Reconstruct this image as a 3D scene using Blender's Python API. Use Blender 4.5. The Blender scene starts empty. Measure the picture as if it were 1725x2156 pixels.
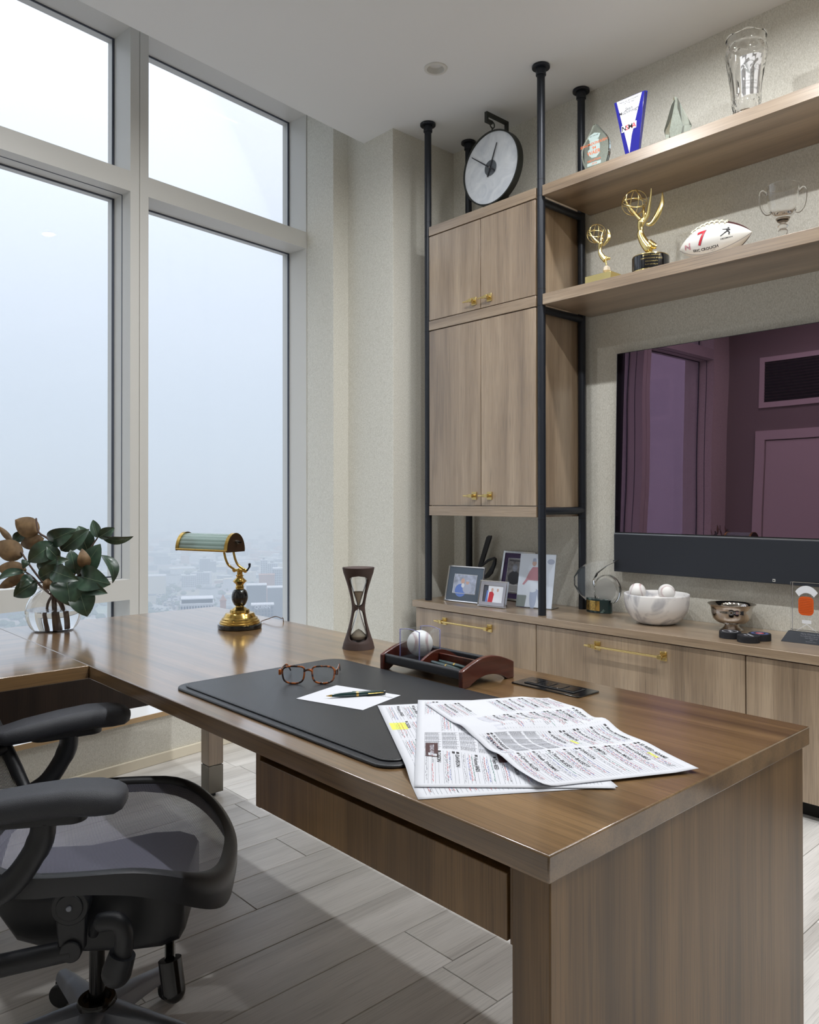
import bpy, bmesh, math, random
from mathutils import Vector as V, Matrix
R = math.radians
sc = bpy.context.scene
COL = sc.collection
random.seed(7)

# ------------------------------------------------------------------ camera
F, CYP, YAW, PITCH, ROLL, HCAM = 1649.817, 1041.37, -0.829888621, 0.0069002574, -0.00116406938, 1.21
_cy, _sy = math.cos(YAW), math.sin(YAW)
_r = V((_cy, -_sy, 0)); _f = V((_sy, _cy, 0)); _u = V((0, 0, 1))
_f2 = _f*math.cos(PITCH) + _u*math.sin(PITCH); _u2 = _u*math.cos(PITCH) - _f*math.sin(PITCH)
CR = _r*math.cos(ROLL) + _u2*math.sin(ROLL); CU = _u2*math.cos(ROLL) - _r*math.sin(ROLL); CF = _f2
CAM = V((0, 0, HCAM))
cd = bpy.data.cameras.new('camera'); cam = bpy.data.objects.new('camera', cd); COL.objects.link(cam)
cd.sensor_fit = 'HORIZONTAL'; cd.sensor_width = 36.0; cd.lens = F*36.0/1725.0
cd.shift_y = -(1078.0-CYP)/1725.0; cd.clip_start = 0.05; cd.clip_end = 60000
cam.matrix_world = Matrix(((CR.x, CU.x, -CF.x, 0), (CR.y, CU.y, -CF.y, 0), (CR.z, CU.z, -CF.z, HCAM), (0, 0, 0, 1)))
sc.camera = cam

# ------------------------------------------------------------------ world: bright overcast sky
wd = bpy.data.worlds.new('overcast_sky'); sc.world = wd; wd.use_nodes = True
nt = wd.node_tree; nt.nodes.clear()
o = nt.nodes.new('ShaderNodeOutputWorld'); b = nt.nodes.new('ShaderNodeBackground')
tc = nt.nodes.new('ShaderNodeTexCoord'); sx = nt.nodes.new('ShaderNodeSeparateXYZ'); rp = nt.nodes.new('ShaderNodeValToRGB')
nz = nt.nodes.new('ShaderNodeTexNoise'); mp = nt.nodes.new('ShaderNodeMapping'); mx = nt.nodes.new('ShaderNodeMath'); mx.operation = 'MULTIPLY_ADD'
nt.links.new(tc.outputs['Generated'], sx.inputs[0]); nt.links.new(tc.outputs['Generated'], mp.inputs[0])
mp.inputs['Scale'].default_value = (1.0, 1.0, 5.0); nt.links.new(mp.outputs[0], nz.inputs['Vector'])
nz.inputs['Scale'].default_value = 1.6; nz.inputs['Detail'].default_value = 2
mx.inputs[1].default_value = 0.10; nt.links.new(nz.outputs['Fac'], mx.inputs[0]); sb_ = nt.nodes.new('ShaderNodeMath'); sb_.operation = 'SUBTRACT'; sb_.inputs[1].default_value = 0.05; nt.links.new(sx.outputs['Z'], sb_.inputs[0]); nt.links.new(sb_.outputs[0], mx.inputs[2])
nt.links.new(mx.outputs[0], rp.inputs[0])
el = rp.color_ramp.elements
SKY_ZENITH = 2.1
SKY = []
for _z in (0.0, 0.06, 0.12, 0.2, 0.3, 0.45, 0.6, 0.8, 1.0):      # CIE overcast: three times brighter at the zenith than at the horizon
    _l = SKY_ZENITH*(1+2*_z)/3; _b = 1-min(1, _z/0.45)
    SKY.append((_z, (_l*(0.97-0.10*_b), _l*(1.0-0.01*_b), _l*(1.07+0.12*_b))))
while len(el) < len(SKY): el.new(0.5)
for e, (p, c) in zip(el, SKY): e.position = p; e.color = (*c, 1)
nt.links.new(rp.outputs[0], b.inputs['Color']); nt.links.new(b.outputs[0], o.inputs[0]); b.inputs['Strength'].default_value = 1.0
wd.cycles.sampling_method = 'MANUAL'; wd.cycles.sample_map_resolution = 512

vs = sc.view_settings
vs.view_transform = 'Standard'; vs.look = 'None'; vs.exposure = 0.0; vs.gamma = 1.0; vs.use_curve_mapping = False
cy = sc.cycles
cy.max_bounces = 14; cy.diffuse_bounces = 7; cy.glossy_bounces = 5; cy.transmission_bounces = 12; cy.transparent_max_bounces = 16
cy.volume_bounces = 1; cy.sample_clamp_indirect = 6.0; cy.blur_glossy = 0.3
cy.use_denoising = True

# ------------------------------------------------------------------ helpers
def ray(x, y): return CR*((x-862.5)/F) - CU*((y-CYP)/F) + CF
def onZ(x, y, z): d = ray(x, y); return CAM + d*((z-HCAM)/d.z)
def onY(x, y, Y): d = ray(x, y); return CAM + d*(Y/d.y)
def onX(x, y, X): d = ray(x, y); return CAM + d*(X/d.x)
def onP(x, y, p, n): d = ray(x, y); return CAM + d*((V(p)-CAM).dot(n)/d.dot(n))
def hgt(p, y, x=None):            # height above p's vertical line at image row y
    n = V((_f.x, _f.y, 0)); dep = (V(p)-CAM).dot(n)
    d = ray(862.5 if x is None else x, y); return (CAM + d*(dep/d.dot(n))).z
def depth(p): return (V(p)-CAM).dot(CF)

WA = -0.126910262
WS = V((math.sin(WA), math.cos(WA), 0)); WN = V((WS.y, -WS.x, 0))     # along the window wall; into the room
def W(s, n, z): return WS*s + WN*n + V((0, 0, z))

MAT = {}
def lin(c):
    return tuple((x/255/12.92 if x/255 <= 0.04045 else ((x/255+0.055)/1.055)**2.4) for x in c)
def node_mat(name):
    m = bpy.data.materials.new(name); m.use_nodes = True; nt = m.node_tree
    return m, nt, nt.nodes['Principled BSDF'], nt.nodes['Material Output']
def sock(b, k, v):
    if k in b.inputs: b.inputs[k].default_value = v
def pbr(name, srgb, rough=0.5, metal=0.0, spec=0.5, coat=0.0, coat_r=0.1, var=0.0, vscale=8.0, bump=0.0, bscale=200.0, tint=None, ior=None):
    m, nt, b, out = node_mat(name)
    c = lin(srgb); sock(b, 'Base Color', (*c, 1)); sock(b, 'Roughness', rough); sock(b, 'Metallic', metal)
    sock(b, 'Specular IOR Level', spec); sock(b, 'Coat Weight', coat); sock(b, 'Coat Roughness', coat_r)
    if ior: sock(b, 'IOR', ior)
    if var or bump:
        tcn = nt.nodes.new('ShaderNodeTexCoord')
    if var:
        n = nt.nodes.new('ShaderNodeTexNoise'); n.inputs['Scale'].default_value = vscale; n.inputs['Detail'].default_value = 4
        nt.links.new(tcn.outputs['Object'], n.inputs['Vector'])
        r = nt.nodes.new('ShaderNodeValToRGB')
        r.color_ramp.elements[0].position = 0.3; r.color_ramp.elements[1].position = 0.7
        r.color_ramp.elements[0].color = (*[x*(1-var) for x in c], 1); r.color_ramp.elements[1].color = (*[min(1, x*(1+var)) for x in c], 1)
        nt.links.new(n.outputs['Fac'], r.inputs[0]); nt.links.new(r.outputs[0], b.inputs['Base Color'])
    if bump:
        n = nt.nodes.new('ShaderNodeTexNoise'); n.inputs['Scale'].default_value = bscale; n.inputs['Detail'].default_value = 2
        nt.links.new(tcn.outputs['Object'], n.inputs['Vector'])
        bp = nt.nodes.new('ShaderNodeBump'); bp.inputs['Strength'].default_value = bump; bp.inputs['Distance'].default_value = 0.002
        nt.links.new(n.outputs['Fac'], bp.inputs['Height']); nt.links.new(bp.outputs[0], b.inputs['Normal'])
    MAT[name] = m; return m

def wood(name, axis, c0, c1, c2, rough=0.35, coat=0.0, coat_r=0.2, cross=9.0, pore=0.25, figure=0.5, bumpk=0.06, spec=0.5, coat_ior=1.5):
    """straight-grained veneer running along one object axis, with cathedral figure and dark pores"""
    m, nt, b, out = node_mat(name); N = nt.nodes.new; L = nt.links.new
    t = N('ShaderNodeTexCoord'); oi = N('ShaderNodeObjectInfo')
    off = N('ShaderNodeVectorMath'); off.operation = 'MULTIPLY_ADD'
    cmb = N('ShaderNodeCombineXYZ')
    for k in range(3): L(oi.outputs['Random'], cmb.inputs[k])
    L(cmb.outputs[0], off.inputs[0]); off.inputs[1].default_value = (7.3, 5.1, 3.7); L(t.outputs['Object'], off.inputs[2])
    def mapped(a, c):
        mp = N('ShaderNodeMapping'); s = [c, c, c]; s['XYZ'.index(axis)] = a; mp.inputs['Scale'].default_value = s
        L(off.outputs[0], mp.inputs[0]); return mp
    def noise(mp, detail=4, dist=0.0, rough_=0.55, sc_=1.0):
        n = N('ShaderNodeTexNoise'); n.inputs['Scale'].default_value = sc_; n.inputs['Detail'].default_value = detail
        n.inputs['Distortion'].default_value = dist; n.inputs['Roughness'].default_value = rough_; L(mp.outputs[0], n.inputs['Vector']); return n
    n1 = noise(mapped(0.55, cross), 3, 0.3)
    # cathedral: isolines of a stretched noise
    n2 = noise(mapped(0.45, 2.6), 1, 0.15)
    mu = N('ShaderNodeMath'); mu.operation = 'MULTIPLY'; L(n2.outputs['Fac'], mu.inputs[0]); mu.inputs[1].default_value = 26.0
    si = N('ShaderNodeMath'); si.operation = 'SINE'; L(mu.outputs[0], si.inputs[0])
    n3 = noise(mapped(3.0, 190.0), 2, 0.0, 0.6)
    n4 = noise(mapped(7.0, 420.0), 1, 0.0, 0.5)
    ad = N('ShaderNodeMath'); ad.operation = 'MULTIPLY_ADD'; L(si.outputs[0], ad.inputs[0]); ad.inputs[1].default_value = 0.07*figure; L(n1.outputs['Fac'], ad.inputs[2])
    ad2 = N('ShaderNodeMath'); ad2.operation = 'MULTIPLY_ADD'; L(n3.outputs['Fac'], ad2.inputs[0]); ad2.inputs[1].default_value = 0.22
    L(ad.outputs[0], ad2.inputs[2])
    r = N('ShaderNodeValToRGB'); e = r.color_ramp.elements; e.new(0.5)
    for q, (p, c) in zip(e, ((0.38, c0), (0.58, c1), (0.80, c2))): q.position = p; q.color = (*lin(c), 1)
    L(ad2.outputs[0], r.inputs[0])
    pr = N('ShaderNodeValToRGB'); pr.color_ramp.elements[0].position = 0.36; pr.color_ramp.elements[1].position = 0.46
    pr.color_ramp.elements[0].color = (1-pore, 1-pore, 1-pore, 1); pr.color_ramp.elements[1].color = (1, 1, 1, 1); L(n4.outputs['Fac'], pr.inputs[0])
    mm = N('ShaderNodeMix'); mm.data_type = 'RGBA'; mm.blend_type = 'MULTIPLY'; mm.inputs[0].default_value = 1.0
    L(r.outputs[0], mm.inputs[6]); L(pr.outputs[0], mm.inputs[7]); L(mm.outputs[2], b.inputs['Base Color'])
    sock(b, 'Roughness', rough); sock(b, 'Coat Weight', coat); sock(b, 'Coat Roughness', coat_r); sock(b, 'Coat IOR', coat_ior); sock(b, 'Specular IOR Level', spec)
    bp = N('ShaderNodeBump'); bp.inputs['Strength'].default_value = bumpk; bp.inputs['Distance'].default_value = 0.001
    L(n4.outputs['Fac'], bp.inputs['Height']); L(bp.outputs[0], b.inputs['Normal'])
    MAT[name] = m; return m

def thing(name, label, cat, loc=(0, 0, 0), rz=0.0, group=None):
    t = bpy.data.objects.new(name, None); COL.objects.link(t); t.location = loc; t.rotation_euler = (0, 0, rz); t.empty_display_size = 0.05
    return tag(t, label, cat, group)
def tag(o, label=None, cat=None, group=None, kind=None):
    if label: o['label'] = label
    if cat: o['category'] = cat
    if group: o['group'] = group
    if kind: o['kind'] = kind
    return o
def struct(o): o['kind'] = 'structure'; return o
def copy_tree(o, parent=None):
    c = o.copy(); COL.objects.link(c); c.parent = parent
    for ch in [x for x in COL.objects if x.parent is o]: copy_tree(ch, c)
    return c

def wm(o):
    m = Matrix.Translation(o.location) @ o.rotation_euler.to_matrix().to_4x4()
    return wm(o.parent) @ m if o.parent is not None else m

class MB:
    def __init__(self): self.v = []; self.f = []; self.mi = []; self.k = 0
    def add(self, vs, fs):
        n = len(self.v); self.v += [tuple(x) for x in vs]
        for f in fs: self.f.append([i+n for i in f]); self.mi.append(self.k)
        return self
    def box(self, a, c, M=None):
        x0, y0, z0 = [min(p, q) for p, q in zip(a, c)]; x1, y1, z1 = [max(p, q) for p, q in zip(a, c)]
        vs = [V(p) for p in ((x0, y0, z0), (x1, y0, z0), (x1, y1, z0), (x0, y1, z0), (x0, y0, z1), (x1, y0, z1), (x1, y1, z1), (x0, y1, z1))]
        if M is not None: vs = [M @ p for p in vs]
        return self.add(vs, [(3, 2, 1, 0), (4, 5, 6, 7), (0, 1, 5, 4), (1, 2, 6, 5), (2, 3, 7, 6), (3, 0, 4, 7)])
    def hexa(self, b4, t4):      # bottom ring ccw, top ring
        return self.add(list(b4)+list(t4), [(3, 2, 1, 0), (4, 5, 6, 7), (0, 1, 5, 4), (1, 2, 6, 5), (2, 3, 7, 6), (3, 0, 4, 7)])
    def prism(self, poly, z0, z1, fn=None):
        """poly: 2-D outline ccw; fn maps (a,b,c) to 3-D"""
        fn = fn or (lambda a, b, c: (a, b, c)); n = len(poly)
        vs = [fn(a, b, z0) for a, b in poly]+[fn(a, b, z1) for a, b in poly]
        fs = [tuple(range(n-1, -1, -1)), tuple(range(n, 2*n))]+[(i, (i+1) % n, n+(i+1) % n, n+i) for i in range(n)]
        return self.add(vs, fs)
    def rings(self, rs, cap0=True, cap1=True, closed=True, loop=False):
        n = len(rs[0]); vs = [p for r in rs for p in r]; fs = []; m = len(rs)
        for j in range(m if loop else m-1):
            for i in range(n if closed else n-1):
                a, b2 = j*n+i, j*n+(i+1) % n; c, d = ((j+1) % m)*n+(i+1) % n, ((j+1) % m)*n+i
                fs.append((a, b2, c, d))
        if cap0 and not loop: fs.append(tuple(range(n-1, -1, -1)))
        if cap1 and not loop: fs.append(tuple(range((m-1)*n, m*n)))
        return self.add(vs, fs)
    def lathe(self, prof, n=32, c=(0, 0, 0), cap0=True, cap1=True, a0=0.0, M=None, loop=False):
        rs = []
        for r, z in prof:
            ring = [V((r*math.cos(a0+2*math.pi*i/n), r*math.sin(a0+2*math.pi*i/n), z)) for i in range(n)]
            ring = [(M @ p if M is not None else p)+V(c) for p in ring]; rs.append(ring)
        return self.rings(rs, cap0, cap1, loop=loop)
    def tube(self, path, r, n=10, caps=True, closed=False, flat=1.0, up=None):
        path = [V(p) for p in path]; m = len(path); rr = r if isinstance(r, (list, tuple)) else [r]*m
        rs = []; prev = None
        for i, p in enumerate(path):
            if closed: t = path[(i+1) % m]-path[i-1]
            else: t = path[min(i+1, m-1)]-path[max(i-1, 0)]
            t = t.normalized() if t.length > 1e-9 else V((0, 0, 1))
            if prev is None:
                ref = V(up) if up else (V((0, 0, 1)) if abs(t.z) < 0.9 else V((1, 0, 0)))
                nn = (ref - t*ref.dot(t)).normalized()
            else:
                nn = prev - t*prev.dot(t); nn = nn.normalized() if nn.length > 1e-6 else prev
            prev = nn; bb = t.cross(nn)
            rs.append([p + nn*(rr[i]*math.cos(2*math.pi*k/n)) + bb*(rr[i]*flat*math.sin(2*math.pi*k/n)) for k in range(n)])
        return self.rings(rs, caps, caps, loop=closed)
    def grid(self, fn, nu, nv, flip=False):
        vs = [fn(i/nu, j/nv) for j in range(nv+1) for i in range(nu+1)]
        fs = [(j*(nu+1)+i, j*(nu+1)+i+1, (j+1)*(nu+1)+i+1, (j+1)*(nu+1)+i) for j in range(nv) for i in range(nu)]
        if flip: fs = [f[::-1] for f in fs]
        return self.add(vs, fs)
    def sphere(self, c, r, n=20, m=12, M=None, sq=(1, 1, 1)):
        prof = [(r*math.sin(math.pi*j/m), -r*math.cos(math.pi*j/m)) for j in range(m+1)]
        prof[0] = (r*0.01, -r); prof[-1] = (r*0.01, r)
        S = Matrix.Diagonal((*sq, 1)); Q = (M @ S) if M is not None else S
        return self.lathe(prof, n, c, M=Q)
    def torus(self, c, R0, r0, n=32, k=8, M=None):
        path = []
        for i in range(n):
            a = 2*math.pi*i/n; p = V((R0*math.cos(a), R0*math.sin(a), 0)); path.append((M @ p if M is not None else p)+V(c))
        up = (M.to_3x3() @ V((0, 0, 1))) if M is not None else (0, 0, 1)
        return self.tube(path, r0, k, closed=True, up=up)
    def build(self, name, mat, parent=None, smooth=None, bevel=0.0, seg=2, loc=None, rz=None, solid=0.0, w=False):
        if w and parent is not None:
            Q = wm(parent).inverted(); self.v = [tuple(Q @ V(p)) for p in self.v]
        me = bpy.data.meshes.new(name); me.from_pydata(self.v, [], self.f); me.validate(clean_customdata=False)
        mats = mat if isinstance(mat, (list, tuple)) else [mat]
        for q in mats: me.materials.append(MAT[q] if isinstance(q, str) else q)
        if len(mats) > 1 and len(me.polygons) == len(self.mi): me.polygons.foreach_set('material_index', self.mi)
        bm = bmesh.new(); bm.from_mesh(me); bmesh.ops.recalc_face_normals(bm, faces=bm.faces); bm.to_mesh(me); bm.free()
        if smooth is not None:
            me.polygons.foreach_set('use_smooth', [True]*len(me.polygons)); me.set_sharp_from_angle(angle=R(smooth))
        ob = bpy.data.objects.new(name, me); COL.objects.link(ob)
        if parent is not None: ob.parent = parent
        if loc is not None: ob.location = loc
        if rz is not None: ob.rotation_euler = (0, 0, rz)
        if solid:
            md = ob.modifiers.new('thick', 'SOLIDIFY'); md.thickness = solid; md.offset = 0
        if bevel:
            md = ob.modifiers.new('bevel', 'BEVEL'); md.width = bevel; md.segments = seg; md.limit_method = 'ANGLE'; md.angle_limit = R(40)
            if smooth is None:
                me.polygons.foreach_set('use_smooth', [True]*len(me.polygons)); me.set_sharp_from_angle(angle=R(30))
        return ob

_tc = {}
def text2d(s, size=1.0, align='CENTER', shear=0.0, bold=0.0, res=2, space=1.0):
    """flat triangulated lettering: (verts2d, faces)"""
    key = (s, align, shear, bold, res, space)
    if key not in _tc:
        cu = bpy.data.curves.new('lettering', 'FONT'); cu.body = s; cu.align_x = align; cu.align_y = 'CENTER'; cu.size = 1.0
        cu.shear = shear; cu.offset = bold; cu.resolution_u = res; cu.fill_mode = 'FRONT'; cu.space_character = space
        ob = bpy.data.objects.new('lettering', cu); COL.objects.link(ob)
        dg = bpy.context.evaluated_depsgraph_get(); me = bpy.data.meshes.new_from_object(ob.evaluated_get(dg))
        _tc[key] = ([tuple(v.co[:2]) for v in me.vertices], [tuple(p.vertices) for p in me.polygons])
        bpy.data.meshes.remove(me); bpy.data.objects.remove(ob); bpy.data.curves.remove(cu)
    vs, fs = _tc[key]
    return [(x*size, y*size) for x, y in vs], fs
def put_text(mb, s, fn, size, sub=0, **kw):
    """fn(a, b) -> 3-D point"""
    vs, fs = text2d(s, size, **kw)
    if sub:
        bm = bmesh.new(); vv = [bm.verts.new((a, b, 0)) for a, b in vs]
        for f in fs:
            try: bm.faces.new([vv[i] for i in f])
            except ValueError: pass
        bmesh.ops.triangulate(bm, faces=bm.faces)
        for _ in range(sub): bmesh.ops.subdivide_edges(bm, edges=bm.edges, cuts=1, use_grid_fill=True)
        bm.verts.index_update(); vs = [tuple(v.co[:2]) for v in bm.verts]; fs = [tuple(v.index for v in f.verts) for f in bm.faces]; bm.free()
    mb.add([fn(a, b) for a, b in vs], fs); return mb
def rrect(w, h, r, k=5):
    pts = []
    for cx, cy_, a in ((w/2-r, h/2-r, 0), (-w/2+r, h/2-r, 90), (-w/2+r, -h/2+r, 180), (w/2-r, -h/2+r, 270)):
        for i in range(k+1):
            t = R(a+90*i/k); pts.append((cx+r*math.cos(t), cy_+r*math.sin(t)))
    return pts
def bez(p0, p1, p2, p3, n=10):
    out = []
    for i in range(n+1):
        t = i/n; u = 1-t
        out.append(V(p0)*u**3+V(p1)*3*u*u*t+V(p2)*3*u*t*t+V(p3)*t**3)
    return out
def spline(pts, n=6, closed=False):
    P = [V(p) for p in pts]; m = len(P); out = []
    rng = range(m if closed else m-1)
    for i in rng:
        a = P[(i-1) % m] if (closed or i > 0) else P[0]; b0 = P[i]; c = P[(i+1) % m]; d = P[(i+2) % m] if (closed or i+2 < m) else P[-1]
        for k in range(n):
            t = k/n
            out.append(0.5*((2*b0)+(c-a)*t+(2*a-5*b0+4*c-d)*t*t+(3*b0-a-3*c+d)*t**3))
    if not closed: out.append(P[-1])
    return out
# ------------------------------------------------------------------ materials
def fabric(name, c0, c1, sc_=1.0):
    m, nt, b, out = node_mat(name); N = nt.nodes.new; L = nt.links.new
    t = N('ShaderNodeTexCoord'); mp = N('ShaderNodeMapping'); mp.inputs['Scale'].default_value = (520*sc_, 520*sc_, 130*sc_); L(t.outputs['Object'], mp.inputs[0])
    n = N('ShaderNodeTexNoise'); n.inputs['Scale'].default_value = 1.0; n.inputs['Detail'].default_value = 3; L(mp.outputs[0], n.inputs['Vector'])
    mp2 = N('ShaderNodeMapping'); mp2.inputs['Scale'].default_value = (160*sc_, 160*sc_, 620*sc_); L(t.outputs['Object'], mp2.inputs[0])
    n2 = N('ShaderNodeTexNoise'); n2.inputs['Scale'].default_value = 1.0; n2.inputs['Detail'].default_value = 1; L(mp2.outputs[0], n2.inputs['Vector'])
    a = N('ShaderNodeMath'); a.operation = 'MULTIPLY_ADD'; L(n2.outputs['Fac'], a.inputs[0]); a.inputs[1].default_value = 0.5; L(n.outputs['Fac'], a.inputs[2])
    r = N('ShaderNodeValToRGB'); r.color_ramp.elements[0].position = 0.5; r.color_ramp.elements[1].position = 1.0
    r.color_ramp.elements[0].color = (*lin(c0), 1); r.color_ramp.elements[1].color = (*lin(c1), 1); L(a.outputs[0], r.inputs[0]); L(r.outputs[0], b.inputs['Base Color'])
    sock(b, 'Roughness', 0.85); sock(b, 'Specular IOR Level', 0.25)
    bp = N('ShaderNodeBump'); bp.inputs['Strength'].default_value = 0.25; bp.inputs['Distance'].default_value = 0.001; L(a.outputs[0], bp.inputs['Height']); L(bp.outputs[0], b.inputs['Normal'])
    MAT[name] = m
fabric('grasscloth', (190, 187, 175), (232, 230, 221))
pbr('ceiling_paint', (222, 223, 223), 0.7, spec=0.3)
pbr('frame_white', (204, 203, 198), 0.4, spec=0.4)
pbr('gasket', (70, 76, 88), 0.5)
pbr('ledge_white', (240, 240, 240), 0.15)
pbr('sill_edge', (190, 160, 120), 0.4)
pbr('baseboard_cream', (226, 218, 198), 0.45)
pbr('wall_paint', (150, 146, 138), 0.7)
pbr('door_paint', (225, 222, 215), 0.4)
pbr('vent_dark', (40, 38, 40), 0.6)
pbr('black_metal', (34, 38, 46), 0.38, metal=0.3, spec=0.5)
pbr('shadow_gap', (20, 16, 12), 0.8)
WC = ((112, 92, 70), (148, 126, 101), (174, 152, 126))
for ax in 'XYZ': wood('oak_'+ax, ax, *WC, rough=0.36, coat=1.0, coat_r=0.30, coat_ior=1.65)
WD = ((84, 62, 36), (114, 87, 55), (138, 108, 72))
wood('desk_X', 'X', *WD, rough=0.30, coat=1.0, coat_r=0.13, cross=14, figure=0.35, coat_ior=1.75)
wood('desk_Y', 'Y', *WD, rough=0.30, coat=1.0, coat_r=0.13, cross=14, figure=0.35, coat_ior=1.75)
wood('desk_Z', 'Z', *WD, rough=0.36, coat=0.3, coat_r=0.22, cross=14, figure=0.3)
FLO = ((184, 180, 175), (210, 207, 202), (226, 223, 219))
wood('floor_Y', 'Y', *FLO, rough=0.38, coat=0.25, coat_r=0.28, cross=7, figure=1.0, pore=0.18)
wood('walnut_dark', 'Z', (46, 34, 28), (62, 46, 38), (74, 56, 46), rough=0.45)
pbr('brass', (206, 172, 98), 0.18, metal=1.0)
pbr('brass_satin', (214, 190, 130), 0.26, metal=1.0)
pbr('steel_grey', (120, 116, 108), 0.35, metal=0.9)

def glazing(name):
    m = bpy.data.materials.new(name); m.use_nodes = True; nt = m.node_tree; nt.nodes.clear(); N = nt.nodes.new
    o = N('ShaderNodeOutputMaterial'); mx = N('ShaderNodeMixShader'); t = N('ShaderNodeBsdfTransparent'); g = N('ShaderNodeBsdfGlossy'); fr = N('ShaderNodeFresnel')
    fr.inputs[0].default_value = 1.45; g.inputs['Roughness'].default_value = 0.0; t.inputs[0].default_value = (0.97, 0.985, 1.0, 1)
    ml = N('ShaderNodeMath'); ml.operation = 'MULTIPLY'; ml.inputs[1].default_value = 0.15
    nt.links.new(fr.outputs[0], ml.inputs[0]); nt.links.new(ml.outputs[0], mx.inputs[0]); nt.links.new(t.outputs[0], mx.inputs[1]); nt.links.new(g.outputs[0], mx.inputs[2]); nt.links.new(mx.outputs[0], o.inputs[0])
    MAT[name] = m
glazing('window_glass')

# ------------------------------------------------------------------ room shell
YW, XA, YP, XB, YQ, CZ = 3.545, -3.458, 3.034, -3.888, 2.92, 3.40
NF, NG, NK, NC = -3.77, -3.935, -3.2226, -3.315        # window frame face, glass, knee wall, ceiling edge
SILL, YBACK, XR = 0.234, -0.75, 2.2
def wx(n, Y): return (n - Y*WN.y)/WN.x                 # X on the plane n at Y
fl = struct(MB().box((-4.0, YBACK-0.1, -0.12), (XR+0.1, 3.75, -0.012)).build('floor', 'shadow_gap'))
known = [(-1.735, None)]
joints = {}
for a, c in (((934, 2037), (1048, 2108)), ((482, 1871), (537, 1913.5)), ((580, 1764), (642, 1801)), ((468, 1654), (518, 1683))):
    p = (onZ(*a, 0)+onZ(*c, 0))/2; joints.setdefault(math.floor((p.x+1.83)/0.1905), []).append(p.y)
rnd = random.Random(3)
k0, k1 = math.floor((-3.62+1.83)/0.1905), math.floor((XR+1.83)/0.1905)
for k in range(k0, k1+1):
    x0 = -1.83+0.1905*k; x1 = x0+0.1905
    cuts = sorted(joints.get(k, []))
    if not cuts: cuts = [rnd.uniform(-0.5, 0.9)]
    while cuts[-1] < YW-0.5: cuts.append(cuts[-1]+rnd.uniform(1.1, 2.0))
    while cuts[0] > YBACK+0.5: cuts.insert(0, cuts[0]-rnd.uniform(1.1, 2.0))
    cuts = [YBACK]+[c for c in cuts if YBACK+0.25 < c < YW-0.25]+[YW]
    for a, c in zip(cuts, cuts[1:]):
        g = 0.0009
        MB().box((x0+g, a+g, -0.012), (min(x1, XR)-g, c-g, 0.0)).build('plank', 'floor_Y', fl, bevel=0.0012, seg=1, w=True)
struct(MB().box((XA, YW, -0.1), (XR+0.1, YW+0.15, CZ+0.52)).build('wall_back', 'grasscloth'))
struct(MB().prism([(XA, YW+0.15), (-4.20, YW+0.15), (-4.20, YQ+0.1), (wx(NF, YQ)+0.002, YQ), (XB, YQ), (XB, YP), (XA, YP)], -0.1, CZ+0.52).build('wall_pier', 'grasscloth', bevel=0.002))
struct(MB().box((XR, YBACK-0.1, -0.1), (XR+0.12, YW+0.15, CZ+0.52)).build('wall_right', 'wall_paint'))
struct(MB().box((wx(NF, YBACK), YBACK-0.12, -0.1), (XR+0.12, YBACK, CZ+0.52)).build('wall_front', 'wall_paint'))
def wbox(s0, s1, n0, n1, z0, z1, mb=None):
    mb = mb or MB()
    return mb.hexa([W(s0, n0, z0), W(s1, n0, z0), W(s1, n1, z0), W(s0, n1, z0)], [W(s0, n0, z1), W(s1, n0, z1), W(s1, n1, z1), W(s0, n1, z1)])
SB = YBACK/WS.y - 0.3
struct(wbox(SB, -0.02, NF, -4.1, -0.1, CZ+0.52).build('wall_left', 'grasscloth'))
struct(wbox(SB, 3.72, NK, NF, -0.1, SILL-0.021).build('wall_knee', 'grasscloth'))
struct(wbox(SB, 3.50, NF, -4.1, -0.1, SILL-0.021).build('wall_spandrel', 'frame_white'))
led = struct(wbox(SB, 3.45, NK+0.006, -4.1, SILL-0.021, SILL).build('trim_1', 'ledge_white', bevel=0.002))
struct(wbox(SB, 3.72, NK+0.010, NK+0.0062, SILL-0.022, SILL).build('trim_2', 'sill_edge'))
struct(wbox(SB, 3.72, NK+0.014, NK, 0.0, 0.046).build('baseboard_left', 'baseboard_cream', bevel=0.003))
# ceiling, dropped in front of the window, with a real hole for the downlight
ceil_poly = [(wx(NC, YBACK), YBACK), (XR, YBACK), (XR, YW), (XA, YW), (XA, YP), (wx(NC, YP), YP)]
cb = MB().prism(ceil_poly, CZ, CZ+0.52).build('ceiling_block', 'ceiling_paint')
DL = V((-2.832, 2.7735, CZ))
hb = MB().lathe([(0.042, CZ-0.05), (0.042, CZ+0.09)], 40, (DL.x, DL.y, 0)).build('hole', 'ceiling_paint')
md = cb.modifiers.new('hole', 'BOOLEAN'); md.operation = 'DIFFERENCE'; md.object = hb; md.solver = 'EXACT'
me = bpy.data.meshes.new_from_object(cb.evaluated_get(bpy.context.evaluated_depsgraph_get()))
co = bpy.data.objects.new('ceiling', me); COL.objects.link(co); struct(co)
bpy.data.objects.remove(cb); bpy.data.objects.remove(hb)
struct(wbox(SB, 3.5, NC-0.02, -4.1, CZ+0.52, CZ+0.62).build('trim_3', 'ceiling_paint'))
pbr('lens_frost', (205, 205, 205), 0.4)
FILL_WATTS = 18.0  # base power of the added fill lamps
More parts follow.
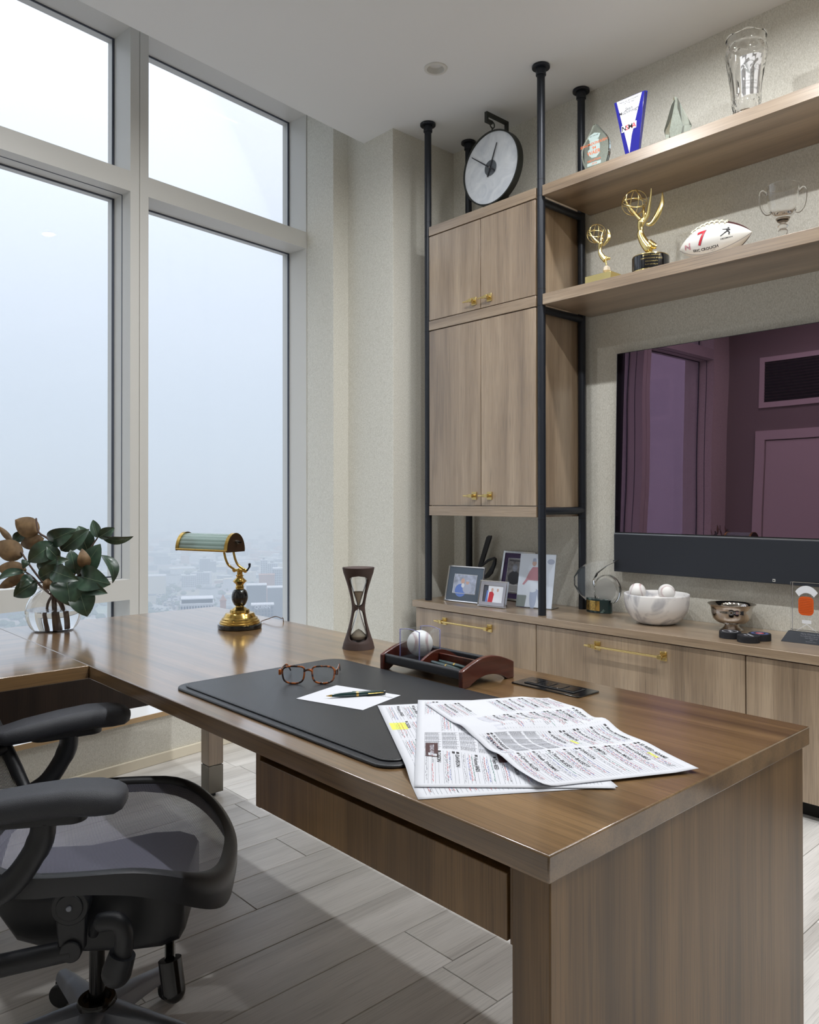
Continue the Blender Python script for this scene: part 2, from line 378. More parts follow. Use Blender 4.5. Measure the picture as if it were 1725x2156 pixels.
def downlight(x, y, label, watts, group=None):
    t = thing('recessed_downlight', label, 'downlight', (x, y, CZ), group=group)
    MB().lathe([(0.060, -0.001), (0.058, -0.005), (0.044, -0.006), (0.041, -0.001), (0.041, 0.0), (0.060, 0.0)], 48, loop=True).build('trim_ring', 'frame_white', t, smooth=40)
    if not watts:
        MB().lathe([(0.0415, 0.0), (0.036, 0.020), (0.030, 0.022)], 40, cap0=False, cap1=False).build('reflector', 'frame_white', t, smooth=40)
        MB().lathe([(0.0305, 0.0215), (0.0305, 0.026)], 32).build('lens', 'lens_frost', t)
    else:
        MB().lathe([(0.042, -0.004), (0.042, -0.001)], 32).build('lens', 'lens_frost', t)
        ld = bpy.data.lights.new('added_fill_lamp', 'AREA'); ld.shape = 'DISK'; ld.size = 0.08; ld.energy = watts; ld.color = (0.97, 0.985, 1.0); ld.spread = R(170)
        lo = bpy.data.objects.new('added_fill_lamp', ld); COL.objects.link(lo); lo.parent = t; lo.location = (0, 0, -0.007)
downlight(DL.x, DL.y, 'white round recessed downlight in the ceiling near the wall cabinets', 0)
for x, y, w_, lb in [(x, 2.77, 0.6, 'in the row before the shelf wall') for x in (-1.85, -0.87, 0.11, 1.09)]+[(x, 1.75, 1.05, 'in the row above the desk') for x in (-2.45, -1.45, -0.45, 0.55)]+[(-2.75, 0.2, 0.9, 'above the desk return')]:  # unseen lit downlights, added as fill to brighten wall, desk and floor
    downlight(x, y, 'white round downlight added as fill light, lit, '+lb, FILL_WATTS*w_, 'added fill downlights')

# windows: aluminium frames and panes
HEAD = 3.70
TR = (2.834, 2.940); LT = (0.690, 0.796)
def mull(name, s0, s1, parent):
    m = (s0+s1)/2
    mb = wbox(s0, m-0.002, NF, -4.0, SILL, HEAD); wbox(m+0.002, s1, NF, -4.0, SILL, HEAD, mb); wbox(m-0.002, m+0.002, NF-0.006, -4.0, SILL, HEAD, mb)
    return mb.build(name, 'frame_white', parent)
def window(n, s0, s1, low, mull_right=None):
    w_ = struct(bpy.data.objects.new('window_%d' % n, None)); COL.objects.link(w_); w_.location = W((s0+s1)/2, NG, SILL)
    bars = [TR]+([LT] if low else [])
    for z0, z1 in bars:
        wbox(s0, s1, NF, -4.0, z0, z1).build('transom', 'frame_white', w_, w=True)
    wbox(s0, s1, NF, -4.0, HEAD, CZ+0.52).build('head', 'frame_white', w_, w=True)
    zs = [SILL]+[z for q in sorted(bars) for z in q]+[HEAD]
    for z0, z1 in zip(zs[0::2], zs[1::2]):
        wbox(s0, s1, NG-0.004, NG-0.012, z0, z1).build('pane', 'window_glass', w_, w=True)
        g = 0.012; mb = MB()
        for a in ((s0, s0+g, z0, z1), (s1-g, s1, z0, z1), (s0, s1, z0, z0+g*0.7), (s0, s1, z1-g*0.7, z1)):
            wbox(a[0], a[1], NG+0.002, NG-0.004, a[2], a[3], mb)
        mb.build('gasket', 'gasket', w_, w=True)
        if low and z1-z0 > 1:      # opening sash sits inside the frame: thin dark joint around the reveal
            mb = MB(); e = 0.0015; q = (NF+NG)/2
            for a in ((s0, s0+e, z0, z1), (s1-e, s1, z0, z1), (s0, s1, z0, z0+e), (s0, s1, z1-e, z1)):
                wbox(a[0], a[1], q+0.003, q-0.003, a[2], a[3], mb)
            mb.build('sash_joint', 'gasket', w_, w=True)
    return w_
w1 = window(1, 2.290, 3.419, False); w2 = window(2, 1.056, 2.184, True); w3 = window(3, -0.02, 0.950, True)
m1 = mull('mullion', 2.184, 2.290, None); m1.parent = w1; m1.location = -w1.location
m2 = mull('mullion', 0.950, 1.056, None); m2.parent = w2; m2.location = -w2.location
jb = wbox(3.419, 3.50, NF, -4.0, SILL, CZ+0.5).build('jamb', 'frame_white', w1, w=True)
# wall behind the camera: door and return-air grille, seen mirrored in the television
d1 = struct(bpy.data.objects.new('door_1', None)); COL.objects.link(d1); d1.location = (-2.9, YBACK, 0)
MB().box((-3.30, YBACK, 0), (-2.48, YBACK+0.02, 2.03)).build('door_leaf', 'door_paint', d1, w=True)
mb = MB()
for a in ((-3.40, -3.31, 0, 2.04), (-2.47, -2.38, 0, 2.04), (-3.40, -2.38, 2.04, 2.13)): mb.box((a[0], YBACK, a[2]), (a[1], YBACK+0.035, a[3]))
mb.build('door_casing', 'door_paint', d1, w=True)
MB().tube([(-2.55, YBACK+0.02, 1.0), (-2.55, YBACK+0.07, 1.0), (-2.66, YBACK+0.07, 1.0)], 0.009).build('door_handle', 'steel_grey', d1, w=True)
vt = thing('return_air_grille', 'white framed return air grille above the door', 'vent', (-3.05, YBACK, 2.6))
mb = MB()
for a in ((-0.33, -0.28, -0.2, 0.2), (0.28, 0.33, -0.2, 0.2), (-0.33, 0.33, -0.25, -0.2), (-0.33, 0.33, 0.2, 0.25)): mb.box((a[0], 0, a[2]), (a[1], 0.02, a[3]))
mb.build('grille_frame', 'door_paint', vt); MB().box((-0.28, 0.0, -0.2), (0.28, 0.003, 0.2)).build('backing', 'vent_dark', vt)
for i in range(14):
    z = -0.19+i*0.0292; MB().hexa([V(p) for p in ((-0.28, 0.003, z), (0.28, 0.003, z), (0.28, 0.016, z-0.012), (-0.28, 0.016, z-0.012))], [V(p) for p in ((-0.28, 0.003, z+0.003), (0.28, 0.003, z+0.003), (0.28, 0.016, z-0.009), (-0.28, 0.016, z-0.009))]).build('slat', 'steel_grey', vt)

# ------------------------------------------------------------------ desk
DT = 0.75
X0, X1, Y0, Y1, XI, YR0 = -3.0808, -0.6270, 0.8165, 1.6725, -2.2163, -0.30
desk = thing('l_shaped_desk', 'large L-shaped walnut desk with a return below the window', 'desk', (-1.85, 1.24, 0))
MB().box((X0, Y0, DT-0.037), (X1, Y1, DT)).build('desk_top', 'desk_X', desk, bevel=0.0025, w=True)
MB().box((X0, YR0, DT-0.037), (XI, Y0-0.0003, DT)).build('return_top', 'desk_Y', desk, bevel=0.0025, w=True)
MB().box((-0.7006, 0.83, 0.0), (-0.6353, 1.659, DT-0.037)).build('end_panel', 'desk_Z', desk, bevel=0.002, w=True)
dw = MB().box((-1.362, 0.838, 0.596), (-0.716, 0.858, 0.690)).build('drawer_front', 'desk_Z', desk, bevel=0.0012, w=True)
MB().box((-1.382, 0.842, 0.592), (-1.366, 1.45, DT-0.037)).build('drawer_side', 'desk_Z', desk, bevel=0.001, w=True)
MB().box((-0.7135, 0.842, 0.592), (-0.7012, 1.45, DT-0.037)).build('drawer_side', 'desk_Z', desk, w=True)
MB().box((-1.366, 0.86, 0.60), (-0.7135, 1.45, 0.69)).build('drawer_box', 'shadow_gap', desk, w=True)
MB().box((-3.05, YR0+0.03, 0.389), (-3.025, 1.54, DT-0.037)).build('modesty_panel', 'walnut_dark', desk, w=True)
for (lx, ly) in ((-2.929, 1.5785), (-2.255, 0.50), (-2.98, -0.22)):
    h = 0.0325
    lg = MB().box((lx-h, ly-h, 0.132), (lx+h, ly+h, DT-0.037)).build('leg', 'oak_Z', desk, bevel=0.001, w=True)
    MB().box((lx-h+0.004, ly-h+0.004, 0.128), (lx+h-0.004, ly+h-0.004, 0.134)).box((lx-h, ly-h, 0.018), (lx+h, ly+h, 0.128)).build('metal_sleeve', 'steel_grey', lg, bevel=0.001, w=True)
    MB().lathe([(0.014, 0.0), (0.014, 0.02)], 20, (lx, ly, 0)).build('glide', 'black_metal', lg, w=True)

# ------------------------------------------------------------------ credenza
CT = 0.63
YCF = 3.0865
cred_top = tag(MB().box((-3.352, YCF, CT-0.037), (1.15, YW-0.001, CT), ).build('worktop', 'oak_X', bevel=0.002), 'long pale oak worktop running along the low credenza', 'worktop')
def bar_handle(parent, xc, zc, y, span, dirx=1):
    """brass rod pull passing through two square rosettes"""
    h = MB().tube([(xc-span/2-0.05, y-0.034, zc), (xc+span/2+0.012, y-0.034, zc)], 0.0055, 12).build('handle', 'brass_satin', parent, smooth=40, w=True)
    for sx_ in (-1, 1):
        x = xc+sx_*span/2
        MB().box((x-0.0165, y-0.005, zc-0.0205), (x+0.0165, y, zc+0.0205)).build('rosette', 'brass_satin', h, bevel=0.001, w=True)
        MB().box((x-0.010, y-0.042, zc-0.0095), (x+0.010, y-0.026, zc+0.0095)).tube([(x, y-0.026, zc), (x, y, zc)], 0.007, 10).build('bracket', 'brass_satin', h, bevel=0.001, w=True)
        mb = MB()
        for a in (-1, 1):
            for c in (-1, 1): mb.sphere((x+a*0.011, y-0.0055, zc+c*0.015), 0.0022, 8, 5)
        mb.build('screws', 'brass', h, smooth=60, w=True)['kind'] = 'stuff'
    MB().tube([(xc-span/2-0.027, y-0.034, zc), (xc-span/2-0.012, y-0.034, zc)], 0.0088, 6).build('collar', 'brass_satin', h, w=True)
    return h
us = [-3.335, -2.4556, -1.4044, -0.35, 0.70, 1.13]
names = ['short drawer end beside the wall pier', 'wide middle drawer below the marble bowl', 'plain grained front below the clear block award', 'plain grained front past the block award', 'plain grained end front']
for i, (a, c) in enumerate(zip(us, us[1:])):
    t = thing('credenza_cabinet', 'pale oak credenza cabinet, '+names[i], 'cabinet', ((a+c)/2, 3.32, 0))
    MB().box((a+0.003, 3.122, 0.0676), (c-0.003, YW-0.002, CT-0.0375)).build('carcass', 'shadow_gap', t, w=True)
    fr = MB().box((a+0.0022, 3.10, 0.067), (c-0.0022, 3.121, CT-0.0425)).build('drawer_front', 'oak_Z', t, bevel=0.0012, w=True)
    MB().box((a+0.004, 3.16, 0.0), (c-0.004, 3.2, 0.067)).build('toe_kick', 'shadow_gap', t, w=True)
    if i == 0: bar_handle(fr, (-3.0925-2.7278)/2-0.02, 0.534, 3.10, 0.335)
    if i == 1: bar_handle(fr, (-2.1058-1.7521)/2, 0.534, 3.10, 0.335)

# ------------------------------------------------------------------ pipe frame, wall cabinets and shelves
PXL, PXR, PYF, PYB, PR = -3.281, -2.457, 3.15, 3.494, 0.0202
SH1 = (2.732, 2.785); SH2 = (2.186, 2.240); SH0 = (1.122, 1.176); YSF = 3.131
pf = thing('pipe_shelf_frame', 'black steel pipe frame rising from credenza to ceiling around the wall cabinets', 'shelf frame', ((PXL+PXR)/2, 3.32, CT))
for X in (PXL, PXR):
    for Y in (PYF, PYB):
        p = MB().tube([(X, Y, CT), (X, Y, CZ)], PR, 24).build('post', 'black_metal', pf, smooth=40, w=True)
        MB().lathe([(0.045, CZ-0.014), (0.045, CZ-0.001)], 32, (X, Y, 0)).lathe([(0.026, CZ-0.05), (0.026, CZ-0.014)], 24, (X, Y, 0)).build('ceiling_flange', 'black_metal', p, smooth=40, bevel=0.002, w=True)
        for z in (2.822, 2.738, 2.27, 2.186, 1.189, 1.112): MB().lathe([(PR+0.0003, z-0.001), (PR+0.0003, z+0.001)], 24, (X, Y, 0)).build('pipe_joint', 'shadow_gap', p, w=True)
    for z in (2.715, 2.170, 1.153):
        MB().tube([(X, PYF, z), (X, PYB, z)], PR*0.95, 20).build('cross_pipe', 'black_metal', pf, smooth=40, w=True)
CX0, CX1 = -3.254, -2.478
def latch(door, x, z):
    y = YSF-0.001
    k = MB().box((x-0.017, y-0.005, z-0.021), (x+0.017, y, z+0.021)).build('latch_plate', 'brass_satin', door, bevel=0.001, w=True)
    MB().box((x-0.012, y-0.036, z-0.009), (x+0.010, y-0.02, z+0.009)).tube([(x, y-0.02, z), (x, y, z)], 0.008, 10).build('latch_body', 'brass_satin', k, bevel=0.001, w=True)
    MB().tube([(x-0.058, y-0.028, z), (x+0.012, y-0.028, z)], 0.0045, 10).tube([(x-0.03, y-0.028, z), (x-0.012, y-0.028, z)], 0.0075, 6).build('latch_bolt', 'brass_satin', k, smooth=40, w=True)
def wall_cabinet(label, z0, z1, lz):
    t = thing('wall_cabinet', label, 'cabinet', ((CX0+CX1)/2, 3.33, z0))
    MB().box((CX0+0.004, YSF+0.022, z0), (CX1-0.002, YW-0.03, z1)).build('carcass', 'oak_Z', t, w=True)
    xm = -2.852
    for a, c, lx in ((CX0+0.002, xm-0.0018, xm-0.047), (xm+0.0018, CX1-0.002, xm+0.064)):
        d = MB().box((a, YSF, z0+0.004), (c, YSF+0.021, z1-0.006)).build('door', 'oak_Z', t, bevel=0.001, w=True)
        latch(d, lx, lz)
    return t
wall_cabinet('upper pale oak wall cabinet with two short doors below the clock', SH2[1], SH1[0], 2.2895)
wall_cabinet('tall pale oak wall cabinet with two long doors above the picture frames', SH0[1], SH2[0], 1.232)
def slab(x0, x1, z, label, name='shelf_board'):
    return tag(MB().box((x0, YSF-0.001, z[0]), (x1, YW-0.001, z[1])).build(name, 'oak_X', bevel=0.0015), label, 'shelf')
slab(CX0, CX1, SH1, 'oak cap board on the wall cabinet, the clock stands on it', 'cabinet_board')
slab(CX0, CX1, SH2, 'oak board between the two wall cabinets', 'cabinet_board')
slab(CX0, CX1, SH0, 'oak board under the tall wall cabinet', 'cabinet_board')
slab(PXR+0.022, 1.15, SH1, 'upper long oak shelf carrying the glass awards')
slab(PXR+0.022, 1.15, SH2, 'lower long oak shelf carrying statuettes and football')
# ------------------------------------------------------------------ things on the desk
def glass(name, col=(1, 1, 1), rough=0.0, ior=1.47):
    m, nt, b, out = node_mat(name); sock(b, 'Base Color', (*col, 1)); sock(b, 'Roughness', rough); sock(b, 'IOR', ior); sock(b, 'Transmission Weight', 1.0)
    MAT[name] = m
glass('clear_glass'); glass('water', (0.97, 0.99, 1.0), 0.0, 1.33); glass('acrylic', (0.96, 0.97, 1.0), 0.0, 1.49); glass('green_edge_glass', (0.86, 0.97, 0.94), 0.0, 1.5)
pbr('leather_black', (40, 42, 46), 0.34, spec=0.5, bump=0.25, bscale=700, var=0.12, vscale=14)
pbr('stitch', (20, 20, 22), 0.6)
pbr('brown_leather', (74, 58, 54), 0.6, bump=0.3, bscale=900)
pbr('sand', (196, 186, 168), 0.9, bump=0.3, bscale=1500)
wood('mahogany', 'Y', (52, 22, 16), (78, 34, 24), (98, 46, 32), rough=0.28, coat=0.5, coat_r=0.12, cross=30, pore=0.15)
pbr('black_gloss', (14, 15, 18), 0.08, coat=0.6)
pbr('paper', (208, 210, 216), 0.75, spec=0.2)
pbr('ink_black', (28, 26, 30), 0.6); pbr('ink_red', (206, 60, 66), 0.6); pbr('ink_blue', (74, 92, 176), 0.6); pbr('ink_green', (60, 140, 120), 0.6)
pbr('ink_grey', (122, 124, 132), 0.6); pbr('ink_grey_light', (196, 198, 208), 0.6); pbr('marker_yellow', (222, 232, 96), 0.7); pbr('ink_maroon', (66, 36, 38), 0.6)
pbr('pen_green', (18, 52, 52), 0.12, coat=0.7, coat_r=0.05)
def tortoise():
    m, nt, b, out = node_mat('tortoiseshell'); t = nt.nodes.new('ShaderNodeTexCoord'); n = nt.nodes.new('ShaderNodeTexNoise'); n.inputs['Scale'].default_value = 75; n.inputs['Detail'].default_value = 2
    r = nt.nodes.new('ShaderNodeValToRGB'); nt.links.new(t.outputs['Object'], n.inputs['Vector']); nt.links.new(n.outputs['Fac'], r.inputs[0]); nt.links.new(r.outputs[0], b.inputs['Base Color'])
    for e, (p, c) in zip(r.color_ramp.elements, ((0.46, (40, 20, 12)), (0.60, (176, 92, 30)))): e.position = p; e.color = (*lin(c), 1)
    sock(b, 'Roughness', 0.12); sock(b, 'Coat Weight', 0.5); MAT['tortoiseshell'] = m
tortoise()
def leafmat(name, c0, c1, rough, coat):
    m, nt, b, out = node_mat(name); t = nt.nodes.new('ShaderNodeTexCoord'); n = nt.nodes.new('ShaderNodeTexNoise'); n.inputs['Scale'].default_value = 26
    r = nt.nodes.new('ShaderNodeValToRGB'); nt.links.new(t.outputs['Object'], n.inputs['Vector']); nt.links.new(n.outputs['Fac'], r.inputs[0]); nt.links.new(r.outputs[0], b.inputs['Base Color'])
    r.color_ramp.elements[0].position = 0.35; r.color_ramp.elements[1].position = 0.68
    r.color_ramp.elements[0].color = (*lin(c0), 1); r.color_ramp.elements[1].color = (*lin(c1), 1); sock(b, 'Roughness', rough); sock(b, 'Coat Weight', coat); sock(b, 'Coat Roughness', 0.25)
    MAT[name] = m
leafmat('leaf_green', (38, 58, 48), (62, 88, 70), 0.34, 0.3); leafmat('leaf_brown', (92, 72, 50), (136, 110, 78), 0.65, 0.0)
leafmat('leaf_rib', (104, 122, 96), (120, 136, 108), 0.5, 0.0); leafmat('twig', (74, 58, 52), (112, 92, 84), 0.7, 0.0)

# vase, water, branches
vc = onZ(113, 1326, DT); vc.z = DT
vase = thing('glass_vase', 'round clear glass vase half full of water on the desk return', 'vase', vc)
VS = 0.93
RO_ = [(0.050, 0.0), (0.072, 0.003), (0.086, 0.020), (0.097, 0.048), (0.1005, 0.072), (0.096, 0.098), (0.084, 0.124), (0.068, 0.146), (0.057, 0.158), (0.055, 0.164)]
RI_ = [(0.052, 0.164), (0.054, 0.157), (0.065, 0.145), (0.081, 0.123), (0.093, 0.097), (0.0975, 0.072), (0.094, 0.049), (0.083, 0.0225), (0.069, 0.008), (0.048, 0.006)]
RO_ = [(r*VS, z*VS) for r, z in RO_]; RI_ = [(r*VS, z*VS) for r, z in RI_]
MB().lathe([(p.x, p.y) for p in spline([(r, z, 0) for r, z in RO_], 3)]+[(p.x, p.y) for p in spline([(r, z, 0) for r, z in RI_], 3)], 56).build('bowl', 'clear_glass', vase, smooth=60)
wp = [(0.048, 0.0062), (0.0693, 0.0082), (0.0833, 0.0226), (0.0943, 0.049), (0.0978, 0.072), (0.0968, 0.080)]
MB().lathe([(p.x*VS, p.y*VS) for p in spline([(r, z, 0) for r, z in wp], 3)], 56).build('water', 'water', vase, smooth=50)
br = thing('magnolia_branches', 'cut magnolia branches with green and bronze leaves standing in the glass vase', 'foliage', vc+V((0, 0, 0.008)))
def lp(cx, cy_, off=0.0):          # photograph detail -> point on a plane through the vase, off metres nearer to the camera
    x, y = cx*0.18551, 1050+cy_*0.18551; n = V((_f.x, _f.y, 0)); d = ray(x, y); return CAM + d*(((vc-CAM).dot(n)-off)/d.dot(n))
B0 = vc+V((0, 0, 0.012))
def stem(pts, r0=0.0055, r1=0.003):
    P = spline(pts, 5); m = len(P)
    MB().tube(P, [r0+(r1-r0)*i/(m-1) for i in range(m)], 8).build('stem', 'twig', br, smooth=60, w=True)
stem([B0+V((-0.02, 0.01, 0)), lp(600, 1080), lp(640, 660, 0.01), lp(560, 470), lp(440, 380), lp(410, 220)])
stem([B0+V((0.0, 0.01, 0)), lp(620, 1090), lp(680, 680, 0.02), lp(610, 500, 0.02)])
stem([B0+V((0.05, 0.03, 0.0)), lp(700, 1180), lp(560, 1030), lp(430, 880), lp(300, 700), lp(240, 600)])
stem([B0+V((0.06, 0.02, 0.0)), lp(680, 1190), lp(480, 1010), lp(380, 900), lp(290, 830)])
stem([B0+V((-0.04, 0.0, 0.0)), lp(540, 1200), lp(700, 980, 0.03), lp(900, 870, 0.03), lp(1000, 780, 0.03)])
stem([B0+V((-0.01, 0.02, 0.0)), lp(640, 1100), lp(860, 840, -0.02), lp(1030, 560, -0.02), lp(1110, 440, -0.02)], 0.005, 0.0025)
def leaf(b0, t0, wid, side=1, bow=0.02, cup=0.25, ob=0.0, ot=0.0, wave=0.1, roll=0.0):
    P = lp(*b0, ob); Q = lp(*t0, ot); ax = Q-P; Ln = ax.length; ax = ax.normalized()
    N0 = (CAM-P).normalized()*side; N0 = (N0-ax*N0.dot(ax)).normalized()
    N0 = Matrix.Rotation(roll, 3, ax) @ N0; S = ax.cross(N0)
    w_ = wid*1.22*0.18551/F*depth(P)/2
    ph = random.random()*6
    def pt(u, v, dz=0.0):
        hw = w_*(math.sin(math.pi*min(1, u**0.85))**0.75 if 0 < u < 1 else 0.02)
        vv = (v-0.5)*2; c = P+ax*(Ln*u)+N0*(bow*4*u*(1-u)*side)
        return c+S*(hw*vv)+N0*(cup*abs(vv)**1.6*hw*0.9+wave*w_*math.sin(5*u+ph)*abs(vv)+dz)
    mb = MB(); mb.k = 0; mb.grid(lambda a, c: pt(c, a, 0.0006), 8, 12); mb.k = 1; mb.grid(lambda a, c: pt(c, a, -0.0006), 8, 12, True)
    lf = mb.build('leaf', ['leaf_green', 'leaf_brown'], br, smooth=80, w=True)
    MB().tube([pt(u/8, 0.5, 0.0008) for u in range(9)], [0.0011-0.0001*i for i in range(9)], 5).build('midrib', 'leaf_rib', lf, smooth=80, w=True)
for a in (
    ((440, 390), (170, 240), 190, -1, 0.01, 0.3, -0.02, 0.0), ((560, 480), (865, 345), 170, 1, 0.03, 0.3, 0.0, 0.02), ((690, 590), (1015, 345), 150, 1, 0.02, 0.35, 0.01, -0.01),
    ((1110, 445), (1055, 240), 95, 1, 0.0, 0.6, -0.02, -0.02), ((1120, 440), (1300, 330), 110, 1, 0.01, 0.5, -0.02, -0.03), ((1150, 430), (1515, 425), 95, 1, 0.02, 0.35, -0.02, -0.05, 0.1, 0.7),
    ((890, 880), (1140, 515), 200, 1, 0.015, 0.25, -0.02, -0.02), ((1150, 640), (1275, 960), 130, 1, 0.03, 0.4, -0.03, -0.02, 0.1, -0.7), ((900, 880), (1250, 970), 240, 1, 0.03, 0.25, 0.02, 0.05),
    ((860, 960), (1225, 1075), 150, 1, 0.02, 0.3, 0.03, 0.06), ((900, 1040), (990, 1335), 230, 1, 0.02, 0.2, 0.03, 0.06), ((750, 880), (800, 1215), 300, 1, 0.02, 0.2, 0.04, 0.08),
    ((590, 820), (900, 930), 170, 1, 0.035, 0.35, 0.05, 0.07), ((620, 500), (320, 715), 190, 1, 0.03, 0.3, 0.02, 0.05), ((250, 660), (-40, 500), 200, -1, 0.01, 0.25, 0.0, 0.0),
    ((300, 810), (-30, 790), 150, -1, 0.01, 0.25, 0.02, 0.03), ((290, 830), (-20, 930), 90, 1, 0.02, 0.4, 0.03, 0.05, 0.1, 0.6), ((300, 860), (-10, 1010), 100, -1, 0.02, 0.3, 0.02, 0.02),
    ((350, 870), (215, 1015), 100, 1, 0.03, 0.5, 0.04, 0.07), ((420, 940), (155, 1110), 170, 1, 0.015, 0.3, 0.03, 0.06), ((500, 450), (240, 520), 150, -1, 0.02, 0.2, -0.03, -0.04),
    ((285, 370), (150, 485), 100, 1, 0.01, 0.4, -0.03, -0.03), ((140, 490), (-20, 310), 60, -1, 0.0, 0.3, -0.03, -0.03), ((1000, 610), (890, 310), 190, 1, 0.02, 0.25, -0.05, -0.05),
    ((970, 790), (930, 565), 120, -1, 0.03, 0.5, 0.03, 0.05), ((860, 850), (800, 580), 150, 1, 0.02, 0.3, 0.03, 0.04), ((660, 680), (530, 540), 120, 1, 0.02, 0.35, 0.03, 0.05),
    ((800, 560), (680, 480), 130, -1, 0.01, 0.3, -0.05, -0.05), ((440, 800), (680, 660), 130, 1, 0.02, 0.4, 0.03, 0.04), ((450, 900), (720, 740), 150, 1, 0.02, 0.35, 0.04, 0.05),
    ((590, 900), (500, 1035), 90, -1, 0.03, 0.5, 0.05, 0.06), ((660, 700), (790, 690), 90, 1, 0.03, 0.5, 0.05, 0.06), ((300, 700), (260, 800), 80, 1, 0.02, 0.4, 0.03, 0.05), ((760, 790), (860, 720), 90, -1, 0.02, 0.3, 0.0, 0.0)):
    leaf(*a)

# banker's lamp
lc = onZ(505, 1322, DT); lc.z = DT
lamp = thing('bankers_lamp', "brass piano lamp with ribbed glass shade and black egg stem on the desk", 'lamp', lc)
MB().lathe([(0.072, 0.0), (0.0775, 0.002), (0.0785, 0.010), (0.0775, 0.0165), (0.074, 0.018)], 48).build('foot', 'black_gloss', lamp, smooth=50)
st = [(0.073, 0.018), (0.073, 0.021), (0.068, 0.024), (0.067, 0.029), (0.071, 0.029)]
prof = [(0.072, 0.018), (0.072, 0.022), (0.069, 0.024), (0.069, 0.029), (0.064, 0.032), (0.0635, 0.037), (0.057, 0.041), (0.051, 0.053), (0.049, 0.055), (0.0355, 0.057), (0.034, 0.066), (0.026, 0.069), (0.020, 0.074), (0.0155, 0.076), (0.0145, 0.080)]
MB().lathe(prof, 48).build('stepped_base', 'brass', lamp, smooth=25)
MB().lathe([(p.x, p.y) for p in spline([(0.012, 0.078, 0), (0.020, 0.084, 0), (0.027, 0.098, 0), (0.0292, 0.110, 0), (0.0275, 0.124, 0), (0.021, 0.137, 0), (0.012, 0.142, 0)], 4)], 36).build('egg_stem', 'black_gloss', lamp, smooth=60)
MB().lathe([(0.0145, 0.140), (0.0145, 0.146), (0.0165, 0.1475), (0.0135, 0.150), (0.013, 0.155), (0.016, 0.160), (0.0255, 0.1685), (0.0165, 0.177), (0.0115, 0.182), (0.0115, 0.186), (0.0155, 0.1885), (0.0115, 0.1905), (0.009, 0.194), (0.0105, 0.197), (0.008, 0.203)], 36).build('turned_stem', 'brass', lamp, smooth=30)
axd = V((0.953, 0.302, 0)).normalized(); sdd = V((-axd.y, axd.x, 0))
hub = V((0, 0, 0.207))
MB().tube([hub-axd*0.032, hub+axd*0.032], 0.0052, 12).sphere(hub, 0.0115, 16, 10, sq=(1, 1, 0.8)).sphere(hub+axd*0.026, 0.0078, 12, 8).sphere(hub-axd*0.026, 0.0078, 12, 8).build('swivel', 'brass', lamp, smooth=50)
MB().tube([hub+axd*0.034, hub+axd*0.047+V((0, 0, 0.016)), ], [0.003, 0.0035], 8).lathe([(0.0035, 0), (0.005, 0.012), (0.002, 0.014)], 8, hub+axd*0.046+V((0, 0, 0.014))).build('wing_lever', 'black_metal', lamp, smooth=50)
so = onP(447, 1140, lc, V((_f.x, _f.y, 0)))-lc          # middle of the shade, bottom
SL, SR = 0.245, 0.043
zb = hgt(lc, 1156)-DT
sm = V((so.x, so.y, zb))-sdd*0.012
lpn = V((_f.x, _f.y, 0))
def lpt(cx, cy_, off): d = ray(340+cx*0.18551, 1080+cy_*0.18551); return CAM+d*(((lc-CAM).dot(lpn)-off)/d.dot(lpn))-lc
for dx, off in ((0, 0.004), (108, 0.018)):
    MB().tube(spline([lpt(830+dx, 640, off), lpt(800+dx, 622, off), lpt(760+dx, 588, off), lpt(735+dx, 540, off), lpt(718+dx, 480, off), lpt(703+dx, 395, off)], 5), 0.0042, 10).build('arm', 'brass', lamp, smooth=60)
def shade_pt(t, ang, r):       # along -1..1, angle 0..pi around the arch
    h = 1.22 if 0 <= ang <= math.pi else 1
    return sm+axd*(t*SL/2)+sdd*(math.cos(ang)*r)+V((0, 0, math.sin(ang)*r*1.35))
n = 120
mb = MB(); rs = []
for t in (-0.97, 0.97):
    outer = [shade_pt(t, math.pi*i/n, SR-0.002+0.0014*abs(math.sin(math.pi*i/n*11))) for i in range(n+1)]
    inner = [shade_pt(t, math.pi*i/n, SR-0.0052) for i in range(n, -1, -1)]
    rs.append(outer+inner)
mb.rings(rs)
def shade_glass():
    m, nt, b, out = node_mat('shade_glass'); sock(b, 'Base Color', (*lin((190, 212, 206)), 1)); sock(b, 'Roughness', 0.25); sock(b, 'Transmission Weight', 0.65); sock(b, 'IOR', 1.45); MAT['shade_glass'] = m
shade_glass()
sh = mb.build('shade', 'shade_glass', lamp, smooth=70)
for t in (-1, 1):
    f = MB(); prof2 = [(math.cos(math.pi*i/24)*SR*1.05, math.sin(math.pi*i/24)*SR*1.05*1.35) for i in range(25)]+[(-SR*1.05, -0.005), (SR*1.05, -0.005)]
    f.prism(prof2, t*SL/2-0.002, t*SL/2+0.002, lambda a, c, d: sm+axd*d+sdd*a+V((0, 0, c))).build('end_cap', 'shade_dark' if 'shade_dark' in MAT else pbr('shade_dark', (70, 52, 38), 0.3, metal=0.6), sh)
    f2 = MB(); rs = []
    for d in (t*SL/2-t*0.012, t*SL/2+t*0.0022):
        rs.append([sm+axd*d+sdd*(math.cos(math.pi*i/24)*SR*1.07)+V((0, 0, math.sin(math.pi*i/24)*SR*1.07*1.35)) for i in range(25)]+[sm+axd*d+sdd*(math.cos(math.pi*i/24)*SR*1.0)+V((0, 0, math.sin(math.pi*i/24)*SR*1.0*1.35)) for i in range(24, -1, -1)])
    f2.rings(rs).build('end_band', 'brass', sh, smooth=40)
for q in (-1, 1):
    MB().tube([sm-axd*SL/2+sdd*(q*SR*1.02)+V((0, 0, 0.0)), sm+axd*SL/2+sdd*(q*SR*1.02)], 0.0042, 8).build('rim_rail', 'brass', sh, smooth=50)
